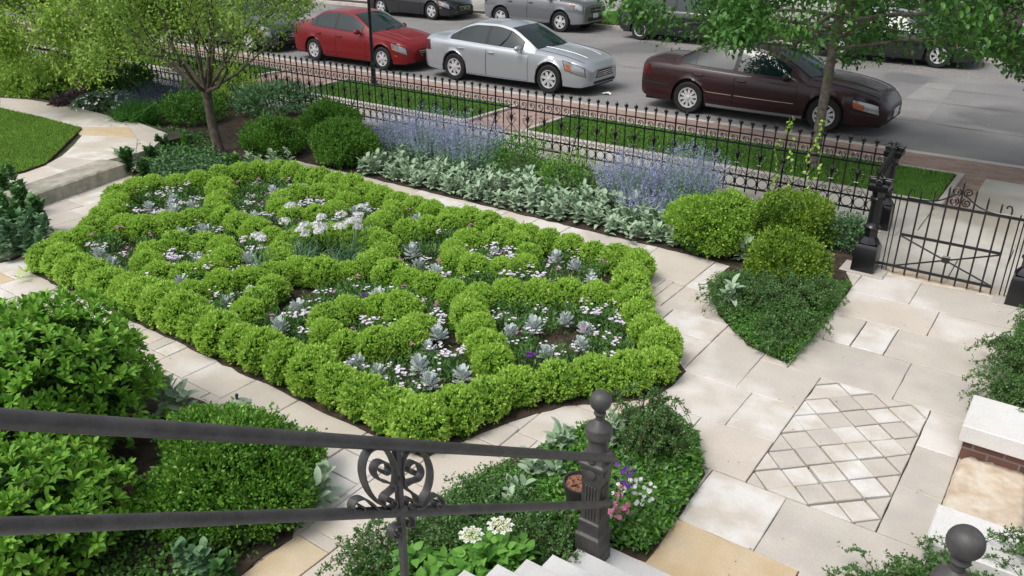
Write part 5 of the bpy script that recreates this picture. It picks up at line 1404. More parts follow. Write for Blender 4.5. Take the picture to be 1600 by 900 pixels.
for px, py, s, lab in ((1160, 395, 1.2, 'woolly pale grey-green plant between the bright box shrub and the olive one'), (1140, 475, 1.25, 'woolly pale grey-green plant standing alone among the cotoneaster by the paving'),
                    (845, 745, 1.15, 'large woolly grey-green plant left of the newel post'), (805, 775, .95, 'woolly grey-green plant below the lower rail left of the newel post'), (880, 700, 1.1, 'woolly grey-green plant directly behind the newel neck'), (965, 690, 1.1, 'woolly grey-green plant right of the newel neck'),
                    (500, 775, 1.2, 'woolly grey-green plant at the right foot of the big foreground box shrub'), (275, 640, 1.3, 'woolly grey-green plant at the path edge between azalea and box shrub'), (195, 250, 1.2, 'grey-green broad-leaved plant at the end of the limestone step'),
                    (430, 255, 1.1, 'grey-green leafy plant in front of the dark box shrub'), (395, 255, 1.0, 'grey-green leafy plant left of its twin under the box shrub')):
    p = G(px, py, .1); ls.append((p.x, p.y, .01, s, lab, None))
pl2 = place(lam, ls, .15)
for o in pl2:
    if o.get('group') is None and 'group' in o: del o['group']
# ---- catmint and salvia masses
def spikes(name, loc, r, h, n, mats, label, cat, flower_frac=.45, k=9):
    t = thing(name, loc, label, cat)
    L = Leaves(); Fl = Leaves()
    a = rng.uniform(0, 2*PI, n); rr = np.sqrt(rng.uniform(0, 1, n)); rx, ry = r
    base = np.stack([np.cos(a)*rr*rx*.75, np.sin(a)*rr*ry*.75, np.zeros(n)], 1)
    lean = np.stack([np.cos(a)*rr*.38, np.sin(a)*rr*.38, np.ones(n)], 1)+rng.normal(size=(n, 3))*.10; lean = unit(lean)
    hh = h*rng.uniform(.55, 1.15, n)*(1-.28*rr)
    for j in range(k):
        t_ = (j+.5)/k; p = base+lean*(hh*t_)[:, None]; d = rng.normal(size=(n, 3)); d[:, 2] += .25
        if t_ < 1-flower_frac:
            for _ in range(3): L.quad(p+rng.normal(size=p.shape)*.015, rng.normal(size=(n, 3))+[0, 0, .3], rng.normal(size=(n, 3))+[0, 0, 1], rng.uniform(.03, .055, n), .022)
        else:
            for _ in range(4): Fl.quad(p+rng.normal(size=p.shape)*[.006, .006, .014], rng.normal(size=(n, 3)), rng.normal(size=(n, 3)), rng.uniform(.012, .022, n), .012)
            L.quad(p, rng.normal(size=(n, 3))+[0, 0, .3], rng.normal(size=(n, 3))+[0, 0, 1], .02, .010)
    L.quad(base, lean, rng.normal(size=(n, 3)), hh, .006)
    L.build('foliage', mats[0], t); Fl.build('flower_spikes', mats[1], t); return t
CM = ('catmint_leaf', 'catmint_flower')
spikes('catmint', (-9.35, 9.85, 0), (.5, .45), .82, 420, CM, 'lavender blue flowering catmint next to the clipped round box shrub', 'flowering plant')
spikes('catmint', (-8.55, 9.80, 0), (.5, .42), .98, 480, CM, 'lavender blue flowering catmint in the middle of the left blue mass', 'flowering plant')
spikes('catmint', (-7.75, 9.80, 0), (.5, .42), .98, 480, CM, 'lavender blue flowering catmint at the right end of the left blue mass', 'flowering plant')
spikes('catmint', (-5.05, 9.95, 0), (.45, .45), .82, 440, CM, 'lavender blue flowering catmint at the left end of the right blue mass', 'flowering plant')
spikes('catmint', (-4.30, 10.15, 0), (.45, .45), .98, 480, CM, 'lavender blue flowering catmint behind the bright round box shrub', 'flowering plant')
spikes('catmint', (-4.55, 9.50, 0), (.45, .35), .45, 260, CM, 'short lavender blue catmint at the front of the right blue mass', 'flowering plant')
p = G(265, 160, .2)
spikes('salvia', (p.x, p.y, 0), (.6, .5), .75, 420, ('gray_green_leaf', 'salvia_flower'), 'dark violet flowering salvia left of the multi-stemmed tree', 'flowering plant', .5)
p = G(235, 170, .2)
spikes('salvia', (p.x-.2, p.y-.1, 0), (.5, .4), .62, 300, ('gray_green_leaf', 'salvia_flower'), 'smaller violet salvia beside the ornamental grass tuft', 'flowering plant', .4)
# ---- loose shrubs
def loose(name, loc, r, h, nt, mats, label, cat='shrub', ls=.035, w=.55, k=6, amp=.25, spread=.9, ry=None):
    L = Leaves()
    P, N = dome_pts(nt, r, h, zmin=-.6, k=22, amp=amp, shell=(.75, 1.1))
    if ry: P[:, 1] *= ry/r
    tufts(L, P, N, k, ls, ls*w, 0, rad=.03, spread=spread)
    P2 = P*[.7, .7, .8]; tufts(L, P2, N, 3, ls*1.3, ls*1.3*w, len(mats)-1, rad=.04)
    o = L.build(name, mats, loc=loc); tag(o, label, cat); return o
def GL(px, py, z=.2): v = G(px, py, z); return (v.x, v.y, 0)
loose('rose_bush', (-7.0, 9.95, 0), .45, .60, 420, ['ground_leaf', 'cotoneaster_leaf'], 'light loose green rose bush by the fence between the blue flower masses', ls=.036)
loose('rose_bush', (-5.95, 9.75, 0), .40, .50, 420, ['box_dark', 'cotoneaster_leaf'], 'dark green rose bush left of the right blue flower mass', ls=.036)
loose('leafy_shrub', GL(350, 150), .65, .70, 520, ['box_young', 'box_dark'], 'yellow-green leafy shrub directly behind the forked trunk', ls=.055)
loose('leafy_shrub', GL(430, 160), .75, .55, 560, ['gray_green_leaf', 'ivy_leaf'], 'pale grey-green leafy shrub along the fence left of the box shrubs', ls=.055)
loose('leafy_shrub', GL(300, 175), .6, .50, 520, ['ground_leaf', 'cotoneaster_leaf'], 'low dark green leafy plant just left of the forked trunk', ls=.05)
loose('leafy_shrub', GL(195, 130), .7, .6, 520, ['tree_leaf', 'ivy_leaf'], 'mid green leafy shrub behind the white flowering mound', ls=.06)
loose('leafy_shrub', GL(60, 138), .9, .62, 700, ['tree_leaf_light', 'tree_leaf'], 'green shrub under the left tree beside the terrace path', ls=.07)
loose('leafy_shrub', GL(-20, 120), 1.0, .8, 900, ['tree_leaf_light', 'tree_leaf'], 'green shrub at the far left edge behind the terrace path', ls=.07)
loose('leafy_shrub', GL(125, 118), .9, .6, 700, ['tree_leaf_light', 'tree_leaf'], 'yellowish shrub between the left tree trunk and the terrace path', ls=.07)
loose('heuchera', GL(118, 158), .42, .30, 260, ['heuchera_leaf', 'heuchera_leaf'], 'purple-brown leafy plant beside the white flowering mound', 'plant', ls=.075, w=.9)
loose('small_shrub', (-2.05, 9.95, 0), .22, .42, 240, ['gray_green_leaf', 'ivy_leaf'], 'small grey-green shrub between the gate post and olive box shrub', ls=.035)
# white mound
t = thing('flowering_mound', GL(170, 168, .15), 'blue-green mound dotted with small white flowers by the terrace path', 'flowering plant')
L = Leaves(); P, N = dome_pts(900, .62, .42, amp=.15); tufts(L, P, N, 4, .05, .012, 0); L.build('foliage', 'gray_green_leaf', t)
L = Leaves(); P, N = dome_pts(110, .64, .46, zmin=0)
for q, nq in zip(P, N):
    m = 5; x_ = np.cross(nq, [.3, .2, 1]); x_ /= np.linalg.norm(x_); y_ = np.cross(nq, x_); aa = np.arange(m)*2*PI/m
    L.quad(np.repeat(q[None], m, 0), np.cos(aa)[:, None]*x_+np.sin(aa)[:, None]*y_+nq*.3, np.repeat(nq[None], m, 0), .032, .026, wide=.6)
L.build('blossom', 'petal_white', t)
# grass tuft
L = Leaves(); n = 900; b = rng.normal(size=(n, 3))*[.10, .10, 0]; d = rng.normal(size=(n, 3))*.55; d[:, 2] = 1
L.big(b, d, rng.normal(size=(n, 3)), rng.uniform(.35, .6, n), .014, droop=.5)
p = GL(215, 188, .15); tag(L.build('grass_tuft', 'grass_dark', loc=p), 'arching bright green grass tuft between white mound and salvia', 'ornamental grass')
# ---- ivy-like ground plants
def carpet(name, poly, n, z, h, mats, ls, label=None, cat=None, kind='stuff', w=.6, clump=.12, k=5):
    A = np.array([(p[0], p[1]) for p in poly]); Q = rng.uniform(A.min(0), A.max(0), size=(n, 2)); Q = Q[inpoly(Q, A)]
    L = Leaves()
    nz = np.zeros(len(Q))
    for _ in range(26):
        c = rng.uniform(A.min(0), A.max(0)); nz = np.maximum(nz, np.exp(-((Q-c)**2).sum(1)/(2*clump**2))*rng.uniform(.4, 1))
    zz = z+h*(.25+.75*nz)*rng.uniform(.35, 1, len(Q)); b = np.column_stack([Q, zz])
    for i in range(k):
        d = rng.normal(size=b.shape); d[:, 2] = d[:, 2]*.5+.25
        L.quad(b+rng.normal(size=b.shape)*.02, d, rng.normal(size=b.shape)*.5+[0, 0, 1], rng.uniform(.7, 1.25, len(b))*ls, ls*w, mi=i % len(mats))
    o = L.build(name, mats); tag(o, label, cat, None, kind); return o
carpet('ground_cover', [GZ(210, 262, .03), GZ(250, 235, .03), GZ(330, 240, .03), GZ(420, 268, .03), GZ(400, 285, .03), GZ(300, 285, .03), GZ(235, 282, .03)], 1500, .01, .16, ['ivy_leaf', 'gray_green_leaf'], .055, clump=.3)
carpet('ground_cover', [GZ(190, 212, .03), GZ(270, 205, .03), GZ(340, 215, .03), GZ(330, 250, .03), GZ(220, 250, .03)], 900, .01, .14, ['ivy_leaf', 'ground_leaf'], .055, clump=.3)
def plantclump(px, py, n, l, wd, h, mat_, lab, s=1.0, z0=.01, cat='leafy plant', nm='leafy_plant', z=.1):
    o = rosette(nm, [mat_], n, l, wd, h, cat); p = G(px, py, z+z0); o.location = (p.x, p.y, z0); o.scale = (s, s, s); tag(o, lab); return o
plantclump(196, 262, 170, .10, .075, .34, 'ivy_leaf', 'dark green lobed plant at the back end of the limestone step')
plantclump(222, 272, 130, .09, .07, .24, 'ivy_leaf', 'dark green lobed plant between the step and the knot hedge corner')
plantclump(252, 226, 120, .08, .06, .22, 'ivy_leaf', 'dark green lobed plant at the raised corner of the terrace path')
plantclump(238, 243, 110, .08, .06, .22, 'ivy_leaf', 'dark green lobed plant just in front of the raised path corner')
plantclump(290, 222, 90, .08, .05, .22, 'ground_leaf', 'dark leafy plant with a blue flower left of the tree foot')
plantclump(370, 255, 90, .08, .055, .2, 'ground_leaf', 'green leafy plant in bare mulch right of the tree foot')
ivd = [(10, 300, 'ivy_leaf'), (35, 320, 'ivy_leaf'), (12, 335, 'ivy_leaf'), (50, 345, 'ivy_leaf'), (25, 360, 'ivy_leaf'), (58, 365, 'gray_green_leaf'), (15, 385, 'gray_green_leaf'), (45, 385, 'gray_green_leaf'), (-15, 320, 'ivy_leaf'), (-10, 365, 'gray_green_leaf')]
places = ['touching the end of the limestone step', 'just in front of the limestone step end', 'at the left picture edge below the lawn', 'on the path side in the middle', 'in the middle of the bed', 'with greyer leaves at the path edge', 'with greyer leaves in the front left', 'with greyer leaves at the front edge', 'outermost left at the top', 'outermost left at the front']
for (px, py, m_), q in zip(ivd, places): plantclump(px, py, 130, .085, .062, .34, m_, 'leafy plant in the far left bed, '+q, 1.15, .016, z=.15)
plantclump(40, 418, 26, .10, .02, .06, 'box_young', 'small yellow-green grassy plant by the path at far left', 1.0, .016)
# ---- cotoneaster bed right of the knot
def arching(loc, n, length, h, label, rot=None, mats='cotoneaster_leaf', ls=.020, wire=.003, name='cotoneaster', stepn=22, wid=.65, dens=1):
    t = thing(name, loc, label, 'shrub')
    mb = MB(); L = Leaves()
    for i in range(n):
        a = rs.uniform(0, 2*PI) if rot is None else rot+rs.gauss(0, .6); ln = length*rs.uniform(.5, 1.1); hh = h*rs.uniform(.5, 1.2)
        pts = []; z = 0; x = rs.gauss(0, .05); y = rs.gauss(0, .05)
        for k in range(9):
            t_ = k/8; pts.append((x+math.cos(a)*ln*t_, y+math.sin(a)*ln*t_, .01+hh*math.sin(min(t_*1.25, 1.25)*PI*.62)*(1-.35*t_))); a += rs.gauss(0, .10)
        mb.tube(pts, [wire*(1.3-.9*k/8) for k in range(9)], 4)
        A = np.array(pts); m = stepn; tt = rng.uniform(.08, 1, m)*8; i0 = np.minimum(tt.astype(int), 7); f = (tt-i0)[:, None]; b = A[i0]*(1-f)+A[i0+1]*f
        tw = unit(rng.normal(size=(m, 3))+[0, 0, .4])*rng.uniform(.0, .06, m)[:, None]*dens
        for q in range(7):
            bb = b+tw*(q/6)+rng.normal(size=b.shape)*.005; L.quad(bb, rng.normal(size=b.shape)+[0, 0, .3], rng.normal(size=b.shape)*.6+[0, 0, 1], rng.uniform(.8, 1.2, m)*ls, ls*wid)
    mb.build('stems', 'stem_brown', t); L.build('foliage', mats, t); return t
CB = [(-2.98, 7.9), (-2.62, 7.33), (-2.15, 6.86), (-1.69, 6.74), (-1.67, 7.8), (-1.72, 8.8), (-2.3, 8.3), (-2.9, 8.3)]
carpet('ground_cover', CB, 8000, .012, .10, ['ground_leaf', 'cotoneaster_leaf', 'ground_leaf'], .026, clump=.2, w=.55)
arching((-2.15, 7.85, .01), 75, .50, .34, 'dense dark cotoneaster in front of the olive box shrub')
arching((-2.55, 7.75, .01), 60, .42, .26, 'cotoneaster with stray stems reaching over the paving at its left')
arching((-1.95, 7.35, .01), 60, .38, .26, 'low dark cotoneaster at the pointed front end of its bed')
arching((-2.55, 7.45, .01), 30, .34, .20, 'loose cotoneaster sprays overhanging the curved front edge of the bed', stepn=16)
arching((-1.9, 6.98, .01), 26, .26, .18, 'small cotoneaster spray at the very tip of the pointed bed', stepn=16)
arching((-1.95, 8.1, .01), 50, .36, .30, 'dark cotoneaster on the gate side of its bed')
# ---- bed left of the stairs
SB = [(-3.0, 2.3), (-2.95, 3.2), (-2.95, 3.9), (-2.7, 4.6), (-2.35, 5.08), (-1.95, 5.12), (-1.74, 4.8), (-1.70, 4.3), (-1.70, 3.8), (-2.0, 3.7), (-2.0, 1.2), (-2.9, 1.2)]
carpet('ground_cover', [(-2.7, 3.6), (-2.75, 4.5), (-2.4, 5.12), (-1.93, 5.15), (-1.71, 4.8), (-1.65, 4.3), (-1.65, 3.8), (-2.0, 3.72)], 6500, .012, .15, ['ground_leaf', 'ground_leaf', 'cotoneaster_leaf'], .045, clump=.2, w=.48, k=6)
carpet('ground_cover', [(-3.0, 1.9), (-2.98, 3.9), (-2.5, 4.4), (-2.0, 3.7), (-2.0, 1.9)], 6000, .012, .14, ['cotoneaster_leaf', 'ground_leaf', 'cotoneaster_leaf'], .026, clump=.2, w=.6, k=6)
arching((-2.12, 4.75, .01), 75, .34, .52, 'upright dark cotoneaster shrub behind the newel at the path corner', wire=.004, name='cotoneaster')
arching((-2.62, 3.35, .01), 70, .45, .26, 'spreading dark cotoneaster below the lower rail')
arching((-2.85, 2.75, .01), 45, .42, .26, 'sparse cotoneaster with wiry stems at the bottom beside the baluster')
arching((-2.30, 3.45, .01), 30, .30, .24, 'small cotoneaster leaning against the newel base')
arching((-2.05, 3.40, .01), 14, .26, .34, 'thin trailing sprig hanging over the first stair beside the newel', ls=.018)
def hydr(loc, r, h, n, label, heads):
    t = thing('hydrangea', loc, label, 'shrub')
    L = Leaves(); P, N = dome_pts(n, r, h, amp=.2, zmin=-.2, shell=(.75, 1.05)); d = N+rng.normal(size=N.shape)*.5; d[:, 2] *= .35
    L.fine(P, d, unit(N*.4+[0, 0, 1.]+rng.normal(size=N.shape)*.25), rng.uniform(.05, .085, len(P)), .052, droop=.22, fold=.06, prof=((.08, .34), (.30, .50), (.58, .44), (.82, .22)))
    P2 = P*.7; L.big(P2, d, unit(N*.4+[0, 0, 1.]), .10, .07, droop=.2)
    L.build('foliage', 'hydrangea_leaf', t)
    for hx, hy, hz, hr in heads:
        L = Leaves(); m = 260; a = rng.uniform(0, 2*PI, m); rr = np.sqrt(rng.uniform(0, 1, m))*hr
        b = np.stack([hx+np.cos(a)*rr, hy+np.sin(a)*rr, hz+.02*(1-(rr/hr)**2)+rng.uniform(-.006, .006, m)], 1)
        L.quad(b, rng.normal(size=(m, 3)), np.tile([0, 0, 1.], (m, 1)), .011, .010)
        k = 9; a = np.arange(k)*2*PI/k
        for q in range(4):
            d = np.stack([np.cos(a*3+q*PI/2), np.sin(a*3+q*PI/2), np.full(k, .1)], 1)
            L.quad(np.stack([hx+np.cos(a)*hr*1.12, hy+np.sin(a)*hr*1.12, np.full(k, hz+.0)], 1), d, np.tile([0, 0, 1.], (k, 1)), .020, .018, mi=1, wide=.6)
        L.build('flower_head', ['petal_cream', 'petal_white'], t)
    return t
p = G(808, 872, .35)
hydr((-2.24, 2.98, .01), .24, .38, 190, 'light green hydrangea with cream flower heads beside the stairs', [(-.02, .10, .43, .06), (-.16, .0, .36, .055)])
hydr((-2.55, 2.70, .01), .17, .30, 100, 'light green hydrangea without flowers beside the baluster foot', [])
# pot with petunias
pq = G(908, 757, .31)
bp_ = thing('flower_pot', (pq.x, pq.y, .015), 'dark round planter with mulch and trailing petunias behind the newel', 'planter')
mb = MB(); mb.lathe([(.06, 0), (.085, .12), (.108, .25), (.12, .30), (.12, .32), (.110, .32), (.098, .285), (.001, .285)], 28); o = mb.build('bowl', 'pot_dark', bp_); autosmooth(o, 40)
L = Leaves(); n = 300; a = rng.uniform(0, 6.28, n); rr = np.sqrt(rng.uniform(0, 1, n))*.092; b = np.stack([np.cos(a)*rr, np.sin(a)*rr, np.full(n, .295)], 1); d = rng.normal(size=(n, 3)); d[:, 2] *= .2
mat('mulch_red', (.20, .08, .05), rough=.9, col2=(.34, .17, .11), island=1)
L.quad(b, d, np.tile([0, 0, 1.], (n, 1)), rng.uniform(.02, .05, n), .02); L.build('mulch_top', 'mulch_red', bp_)
def petunia(loc, n, col, label, r=.06, ps=.019):
    t = thing('petunia', loc, label, 'flower')
    L = Leaves(); m = 40; b = rng.normal(size=(m, 3))*[r*.8, r*.8, r*.6]; L.quad(b, rng.normal(size=(m, 3)), rng.normal(size=(m, 3))+[0, 0, 1], .04, .02); L.build('foliage', 'ground_leaf', t)
    L = Leaves(); v = np.array([.1, -.55, .85])
    for k in range(n):
        c = rng.normal(size=3)*[r, r, r*.8]; q = unit((v+rng.normal(size=3)*.35)[None])[0]; m = 5; x_ = np.cross(q, [.3, .2, 1]); x_ /= np.linalg.norm(x_); y_ = np.cross(q, x_); aa = np.arange(m)*2*PI/m
        L.quad(np.repeat(c[None], m, 0), np.cos(aa)[:, None]*x_+np.sin(aa)[:, None]*y_+q*.25, np.repeat(q[None], m, 0), ps, ps*1.05, wide=.7)
    L.build('blossom', col, t); return t
petunia((-1.90, 3.98, .40), 14, 'petal_purple', 'deep purple petunias just right of the newel shaft', .04)
petunia((-1.82, 4.00, .30), 34, 'petal_white', 'white petunias spilling at the right of the newel', .075, .016)
mat('petal_rose', (.55, .10, .26), rough=.6, col2=(.75, .30, .45), island=1, trans=.2)
petunia((-1.86, 3.86, .26), 20, 'petal_rose', 'rose pink petunias low beside the newel shaft', .05)
# yellow-green fine grass by the path
for px, py, lab in ((1035, 775, 'yellow-green strappy plant at the path edge, nearer the shrub'), (1000, 815, 'yellow-green strappy plant at the path edge, lower one')):
    L = Leaves(); n = 40; b = rng.normal(size=(n, 3))*[.03, .03, 0]; d = rng.normal(size=(n, 3))*.8; d[:, 2] = .8
    L.big(b, d, rng.normal(size=(n, 3)), rng.uniform(.09, .15, n), .016, droop=.4); p = G(px, py, .05)
    tag(L.build('grassy_plant', 'box_young', loc=(p.x, p.y, .012)), lab, 'plant')
# ---- right hand plantings
carpet('ground_cover', [(-.1, 6.8), (-.12, 8.8), (1.5, 8.8), (1.5, 6.8)], 4200, .018, .22, ['ground_leaf', 'cotoneaster_leaf'], .030, clump=.35, w=.55)
arching((.05, 7.6, .02), 80, .42, .40, 'dark green bushy shrub at the right picture edge near the gate post', rot=None)
arching((.10, 6.95, .02), 70, .42, .42, 'dark green shrub spilling over the upper white coping', rot=None)
arching((.25, 8.35, .02), 60, .42, .40, 'green shrub below the right gate post at the picture edge')
arching((.0, 4.30, .02), 70, .36, .40, 'dark green shrub around the bottom right ball newel')
arching((.52, 4.5, .02), 26, .50, .60, 'creeping shrub climbing over the lower white coping', rot=2.2)
arching((-.22, 4.2, .02), 40, .32, .24, 'low wiry shrub at the paving edge left of the right newel')
# foreground left below rails: heuchera
plantclump(300, 880, 90, .065, .055, .16, 'gray_green_leaf', 'mottled silver-green plant under the azalea at the bottom edge', 1.0, .017)
plantclump(345, 885, 80, .055, .05, .14, 'ivy_leaf', 'dark round-leaved plant under the big box shrub at the bottom edge', 1.0, .017)
carpet('ground_cover', [(-4.9, 3.1), (-4.3, 3.1), (-3.75, 2.8), (-3.66, 2.2), (-3.66, 1.2), (-4.6, 1.2)], 1500, .017, .10, ['cotoneaster_leaf', 'ground_leaf'], .034, clump=.15, w=.6)
# path lamp
pp = G(372, 632, .38)
pt_ = thing('path_light', (pp.x, pp.y, .017), 'small grey-green garden light with a peaked cap behind the box shrub', 'garden light')
MB().tube([(0, 0, 0), (0, 0, .38)], .010, 8).build('stake', 'pot_dark', pt_)
mb = MB(); mb.lathe([(.095, .36), (.095, .366), (.02, .405), (.012, .41)], 20); mb.build('cap', 'lamp_cap', pt_)
mb = MB(); mb.lathe([(.010, .408), (.008, .43), (.014, .44), (.010, .455), (.001, .46)], 10); mb.build('finial', 'pot_dark', pt_)
# ---- vine on the fence
vt = thing('climbing_vine', (-3.1, 11.02, 0), 'thin yellow-green vine climbing the fence behind the olive box shrub', 'vine')
mb = MB(); L = Leaves()
for k in range(4):
    x = rs.uniform(-.35, .35); pts = []
    for j in range(12): pts.append((x, rs.uniform(-.02, .03), j*.115)); x += rs.uniform(-.07, .09)
    mb.tube(pts, .003, 4); A = np.array(pts); n = 34; tt = rng.uniform(0, 11, n); i0 = np.minimum(tt.astype(int), 10); f = (tt-i0)[:, None]; b = A[i0]*(1-f)+A[i0+1]*f
    L.big(b, rng.normal(size=b.shape)+[0, 0, -.2], rng.normal(size=b.shape)*.5+[0, -.6, .6], rng.uniform(.04, .065, n), .036)
mb.build('stems', 'stem_green', vt); L.build('foliage', 'box_young', vt)

# ================================================================== TREES
ZLIM = [-99]
def grow(mb, p, d, ln, r, depth, tips, bend=.12, kids_=(2, 3), ang=.55, shrink=.72, seg=4, up=.05, minr=.003):
    pts = [p]; rr = [r]
    if p.z < ZLIM[0]-p.y*.17: return
    for k in range(seg):
        d = (d+Vector((rs.gauss(0, bend), rs.gauss(0, bend), rs.gauss(0, bend)+up))).normalized(); d.z = d.z if p.z > ZLIM[0]-p.y*.17+.12 else max(d.z, .12); p = p+d*ln/seg; pts.append(p); rr.append(r*(1-.35*(k+1)/seg))
        if depth <= 3: tips.append((p.copy(), d.copy()))
    mb.tube(pts, rr, 7 if r > .02 else 4, cap=True)
    if depth == 0: return
    for c in range(rs.randint(*kids_)):
        ax = d.orthogonal().normalized(); ax.rotate(Matrix.Rotation(rs.uniform(0, 6.28), 3, d)); nd = (d*math.cos(ang)+ax*math.sin(ang)*rs.uniform(.6, 1.3)).normalized()
        q = pts[-1] if c < 2 else pts[rs.randint(max(1, seg-2), seg)]
        grow(mb, q, nd, ln*shrink*rs.uniform(.8, 1.15), max(minr, rr[-1]*.72), depth-1, tips, bend, kids_, ang, shrink, seg, up, minr)
def tree_keep(b):
    wv = .16*np.sin(b[:, 0]*3.1+b[:, 1]*1.7)+.12*np.sin(b[:, 0]*6.7+1)+.10*np.sin(b[:, 1]*5.3)
    gap = np.sin(b[:, 0]*2.9+b[:, 2]*4.1)+np.sin(b[:, 1]*3.7+b[:, 0]*1.3+b[:, 2]*5)
    return (b[:, 2] > 1.74-b[:, 1]*.17+wv) & (gap > -1.15)
def leaf_tips(L, tips, n_per, ls, w, spread, mi=0, droop=0, keep=None, big=True):
    T = np.array([tuple(t[0]) for t in tips]); D = np.array([tuple(t[1]) for t in tips]); k = rng.integers(0, len(T), int(len(T)*n_per))
    b = T[k]+rng.normal(size=(len(k), 3))*spread
    if keep is not None: m = keep(b); b = b[m]; k = k[m]
    d = D[k]*.4+rng.normal(size=b.shape)*.7; d[:, 2] -= droop
    nr = rng.normal(size=b.shape)*.45+[0, 0, 1]
    (L.big if big else L.quad)(b, d, nr, rng.uniform(.7, 1.2, len(b))*ls, ls*w, mi=mi)
# multi-stemmed tree in the bed
p0 = G(338, 238, .02); tr = thing('multi_stem_tree', (p0.x, p0.y, 0), 'young vase-shaped tree with a low forked grey trunk in the mulch bed', 'tree')
mb = MB(); tips = []
top_ = GP(322, 138, 1, p0.y)-p0; hz = top_.z; tx = top_.x
mb.tube([(.10, 0, -.02), (.06, 0, .15), (.0, 0, .5), (tx*.6, 0, hz*.72), (tx, 0, hz)], [.115, .085, .075, .07, .08], 12)
stems = [(-1.0, .1, .30, 2.0), (-1.0, .2, .75, 1.7), (1.0, -.3, .32, 2.0), (-.8, -.5, .45, 1.8), (.3, -.9, .45, 1.6), (-.2, .9, .4, 1.6), (-.55, -.3, 1.0, 1.6), (-.15, .35, 1.2, 1.7), (.15, -.25, 1.2, 1.7), (.6, .3, .95, 1.6), (1.0, -.1, .62, 1.9), (1.0, .3, .8, 2.0), (.7, -.3, .7, 1.9), (-.9, -.4, .55, 1.3), (.35, .0, 1.3, 1.8)]
for k, (dx, dy, dz, ln) in enumerate(stems):
    grow(mb, Vector((tx, 0, hz-.06)), Vector((dx, dy, dz)).normalized(), ln*.56, .034, 4, tips, bend=.10, kids_=(2, 2), ang=.42, shrink=.74, up=.06)
o = mb.build('trunk', 'bark_dark', tr); autosmooth(o, 60)
L = Leaves(); leaf_tips(L, tips, 14, .064, .5, .10); L.build('crown', 'tree_leaf_fine', tr)
# left tree with layered light leaves
p0 = G(180, 140, .1); tr = thing('crabapple_tree', (p0.x, p0.y, 0), 'light green leafy tree with a thin straight trunk behind the lawn path', 'tree')
mb = MB(); tips = []
mb.tube([(0, 0, -.02), (.02, 0, .8), (-.05, 0, 1.6), (-.1, 0, 2.3)], [.085, .07, .062, .055], 10)
for k in range(9):
    a = k*2.4; grow(mb, Vector((-.05, 0, 1.35+.12*k)), Vector((math.cos(a), math.sin(a), .22)).normalized(), 1.15, .030, 3, tips, bend=.12, kids_=(2, 3), ang=.55, shrink=.70, up=.01)
o = mb.build('trunk', 'bark_dark', tr); autosmooth(o, 60)
L = Leaves(); leaf_tips(L, tips, 42, .085, .42, .17, droop=.15, keep=lambda b: b[:, 2] > 1.05+.12*np.sin(b[:, 0]*4)); L.build('crown', 'tree_leaf_light', tr)
tr = thing('small_tree', (-15.9, 8.95, 0), 'low spreading tree with drooping yellow-green leaves at the top left edge', 'tree')
mb = MB(); tips = []
mb.tube([(0, 0, -.02), (-.05, 0, .5), (.05, 0, 1.0)], [.09, .07, .06], 10)
tr.location = (-17.3, 8.9, 0)
for k in range(12):
    a = k*2.4; grow(mb, Vector((.03, 0, .8+.06*k)), Vector((math.cos(a), math.sin(a)*.9, .35+.05*k)).normalized(), 1.15, .030, 3, tips, bend=.12, kids_=(2, 3), ang=.55, shrink=.72, up=.02)
o = mb.build('trunk', 'bark_dark', tr); autosmooth(o, 60)
L = Leaves(); leaf_tips(L, tips, 42, .095, .40, .18, droop=.2, keep=lambda b: b[:, 2] > .95+.12*np.sin(b[:, 0]*4)); L.build('crown', 'tree_leaf_light', tr)
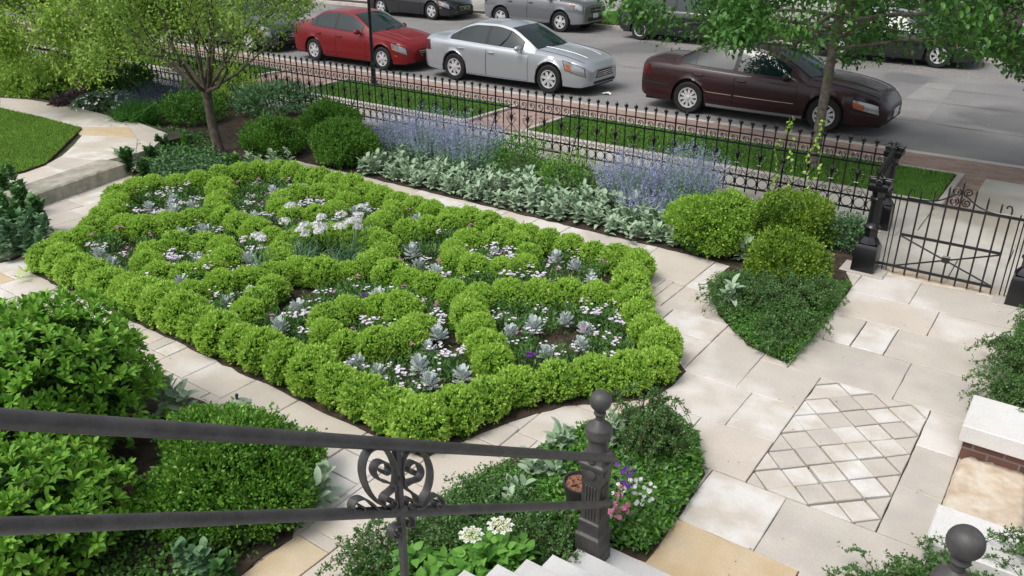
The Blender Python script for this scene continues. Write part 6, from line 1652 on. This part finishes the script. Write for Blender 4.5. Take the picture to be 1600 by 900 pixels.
# street tree
p0 = G(1270, 262, 0); tr = thing('street_tree', (p0.x, p0.y, 0), 'street tree with a slim straight trunk and broad dark green leaves over the maroon car', 'tree')
mb = MB(); tips = []
ZLIM[0] = 1.78
mb.tube([(0, 0, -.02), (0, 0, .1), (.0, 0, .8), (.01, 0, 1.5), (.03, 0, 2.4), (.0, .05, 3.6), (.05, 0, 5)], [.115, .09, .078, .072, .07, .06, .04], 12)
for k in range(24):
    a = k*2.4+.6; zc = 1.86+.075*k
    grow(mb, Vector((.02, 0, zc)), Vector((math.cos(a), math.sin(a), .08+.02*k)).normalized(), 1.5, .034, 3, tips, bend=.10, kids_=(2, 3), ang=.50, shrink=.66, up=-.005)
o = mb.build('trunk', 'bark', tr); autosmooth(o, 60)
L = Leaves(); leaf_tips(L, tips, 25, .095, .55, .17, droop=.25, keep=tree_keep); L.build('crown', 'tree_leaf', tr)
MB().box(-.22, .22, -.22, .22, -.01, .012, bev=.004)
ZLIM[0] = -99
c = copy_tree(tr, (2.7, 13.35, 0), 2.0, (1, 1, 1.22), 'street tree beyond the gate whose leaves reach into the top right corner'); c.name = 'street_tree'
# large trunk across the street
pf = G(1560, 62, 0)
tr = thing('big_tree', (pf.x, pf.y, 0), 'thick rugged tree trunk across the street at the top right corner', 'tree')
mb = MB(); tips = []
mb.tube([(0, 0, -.05), (0, 0, .3), (.05, 0, 2), (.1, 0, 4.5)], [.75, .58, .50, .42], 16)
for k in range(7):
    a = k*2.4; grow(mb, Vector((.1, 0, 3.4+.25*k)), Vector((math.cos(a), math.sin(a), .7)).normalized(), 2.6, .16, 3, tips, bend=.12, ang=.5, shrink=.75, up=.04, minr=.02)
o = mb.build('trunk', 'wood_bark_far', tr); autosmooth(o, 60)
L = Leaves(); leaf_tips(L, tips, 22, .16, .7, .5); L.build('crown', 'tree_leaf', tr)
# a second street tree whose trunk stands out of frame, its crown mirrored in the windscreens
for q, (x, y) in enumerate([(-20.5, 29.6), (-11.0, 30.0)]):
    c = copy_tree(tr, (x, y, 0), 1.3+q*2, 1.0, ['tall tree across the street above the grey sport utility car', 'tall tree across the street above the black compact car'][1-q])
    c.name = 'big_tree'
# dark shrubs across the street at top right
for q, (px, py) in enumerate([(1380, 12), (1440, 8), (1500, 15)]):
    loose('dark_shrub', (G(px, py, .3).x, G(px, py, .3).y, 0), 1.1, 1.4, 420, ['cotoneaster_leaf', 'cotoneaster_leaf'], ['dark shrub across the street, left of three near the big trunk', 'dark shrub across the street, middle of three near the big trunk', 'dark shrub across the street, directly left of the big trunk'][q], ls=.11)
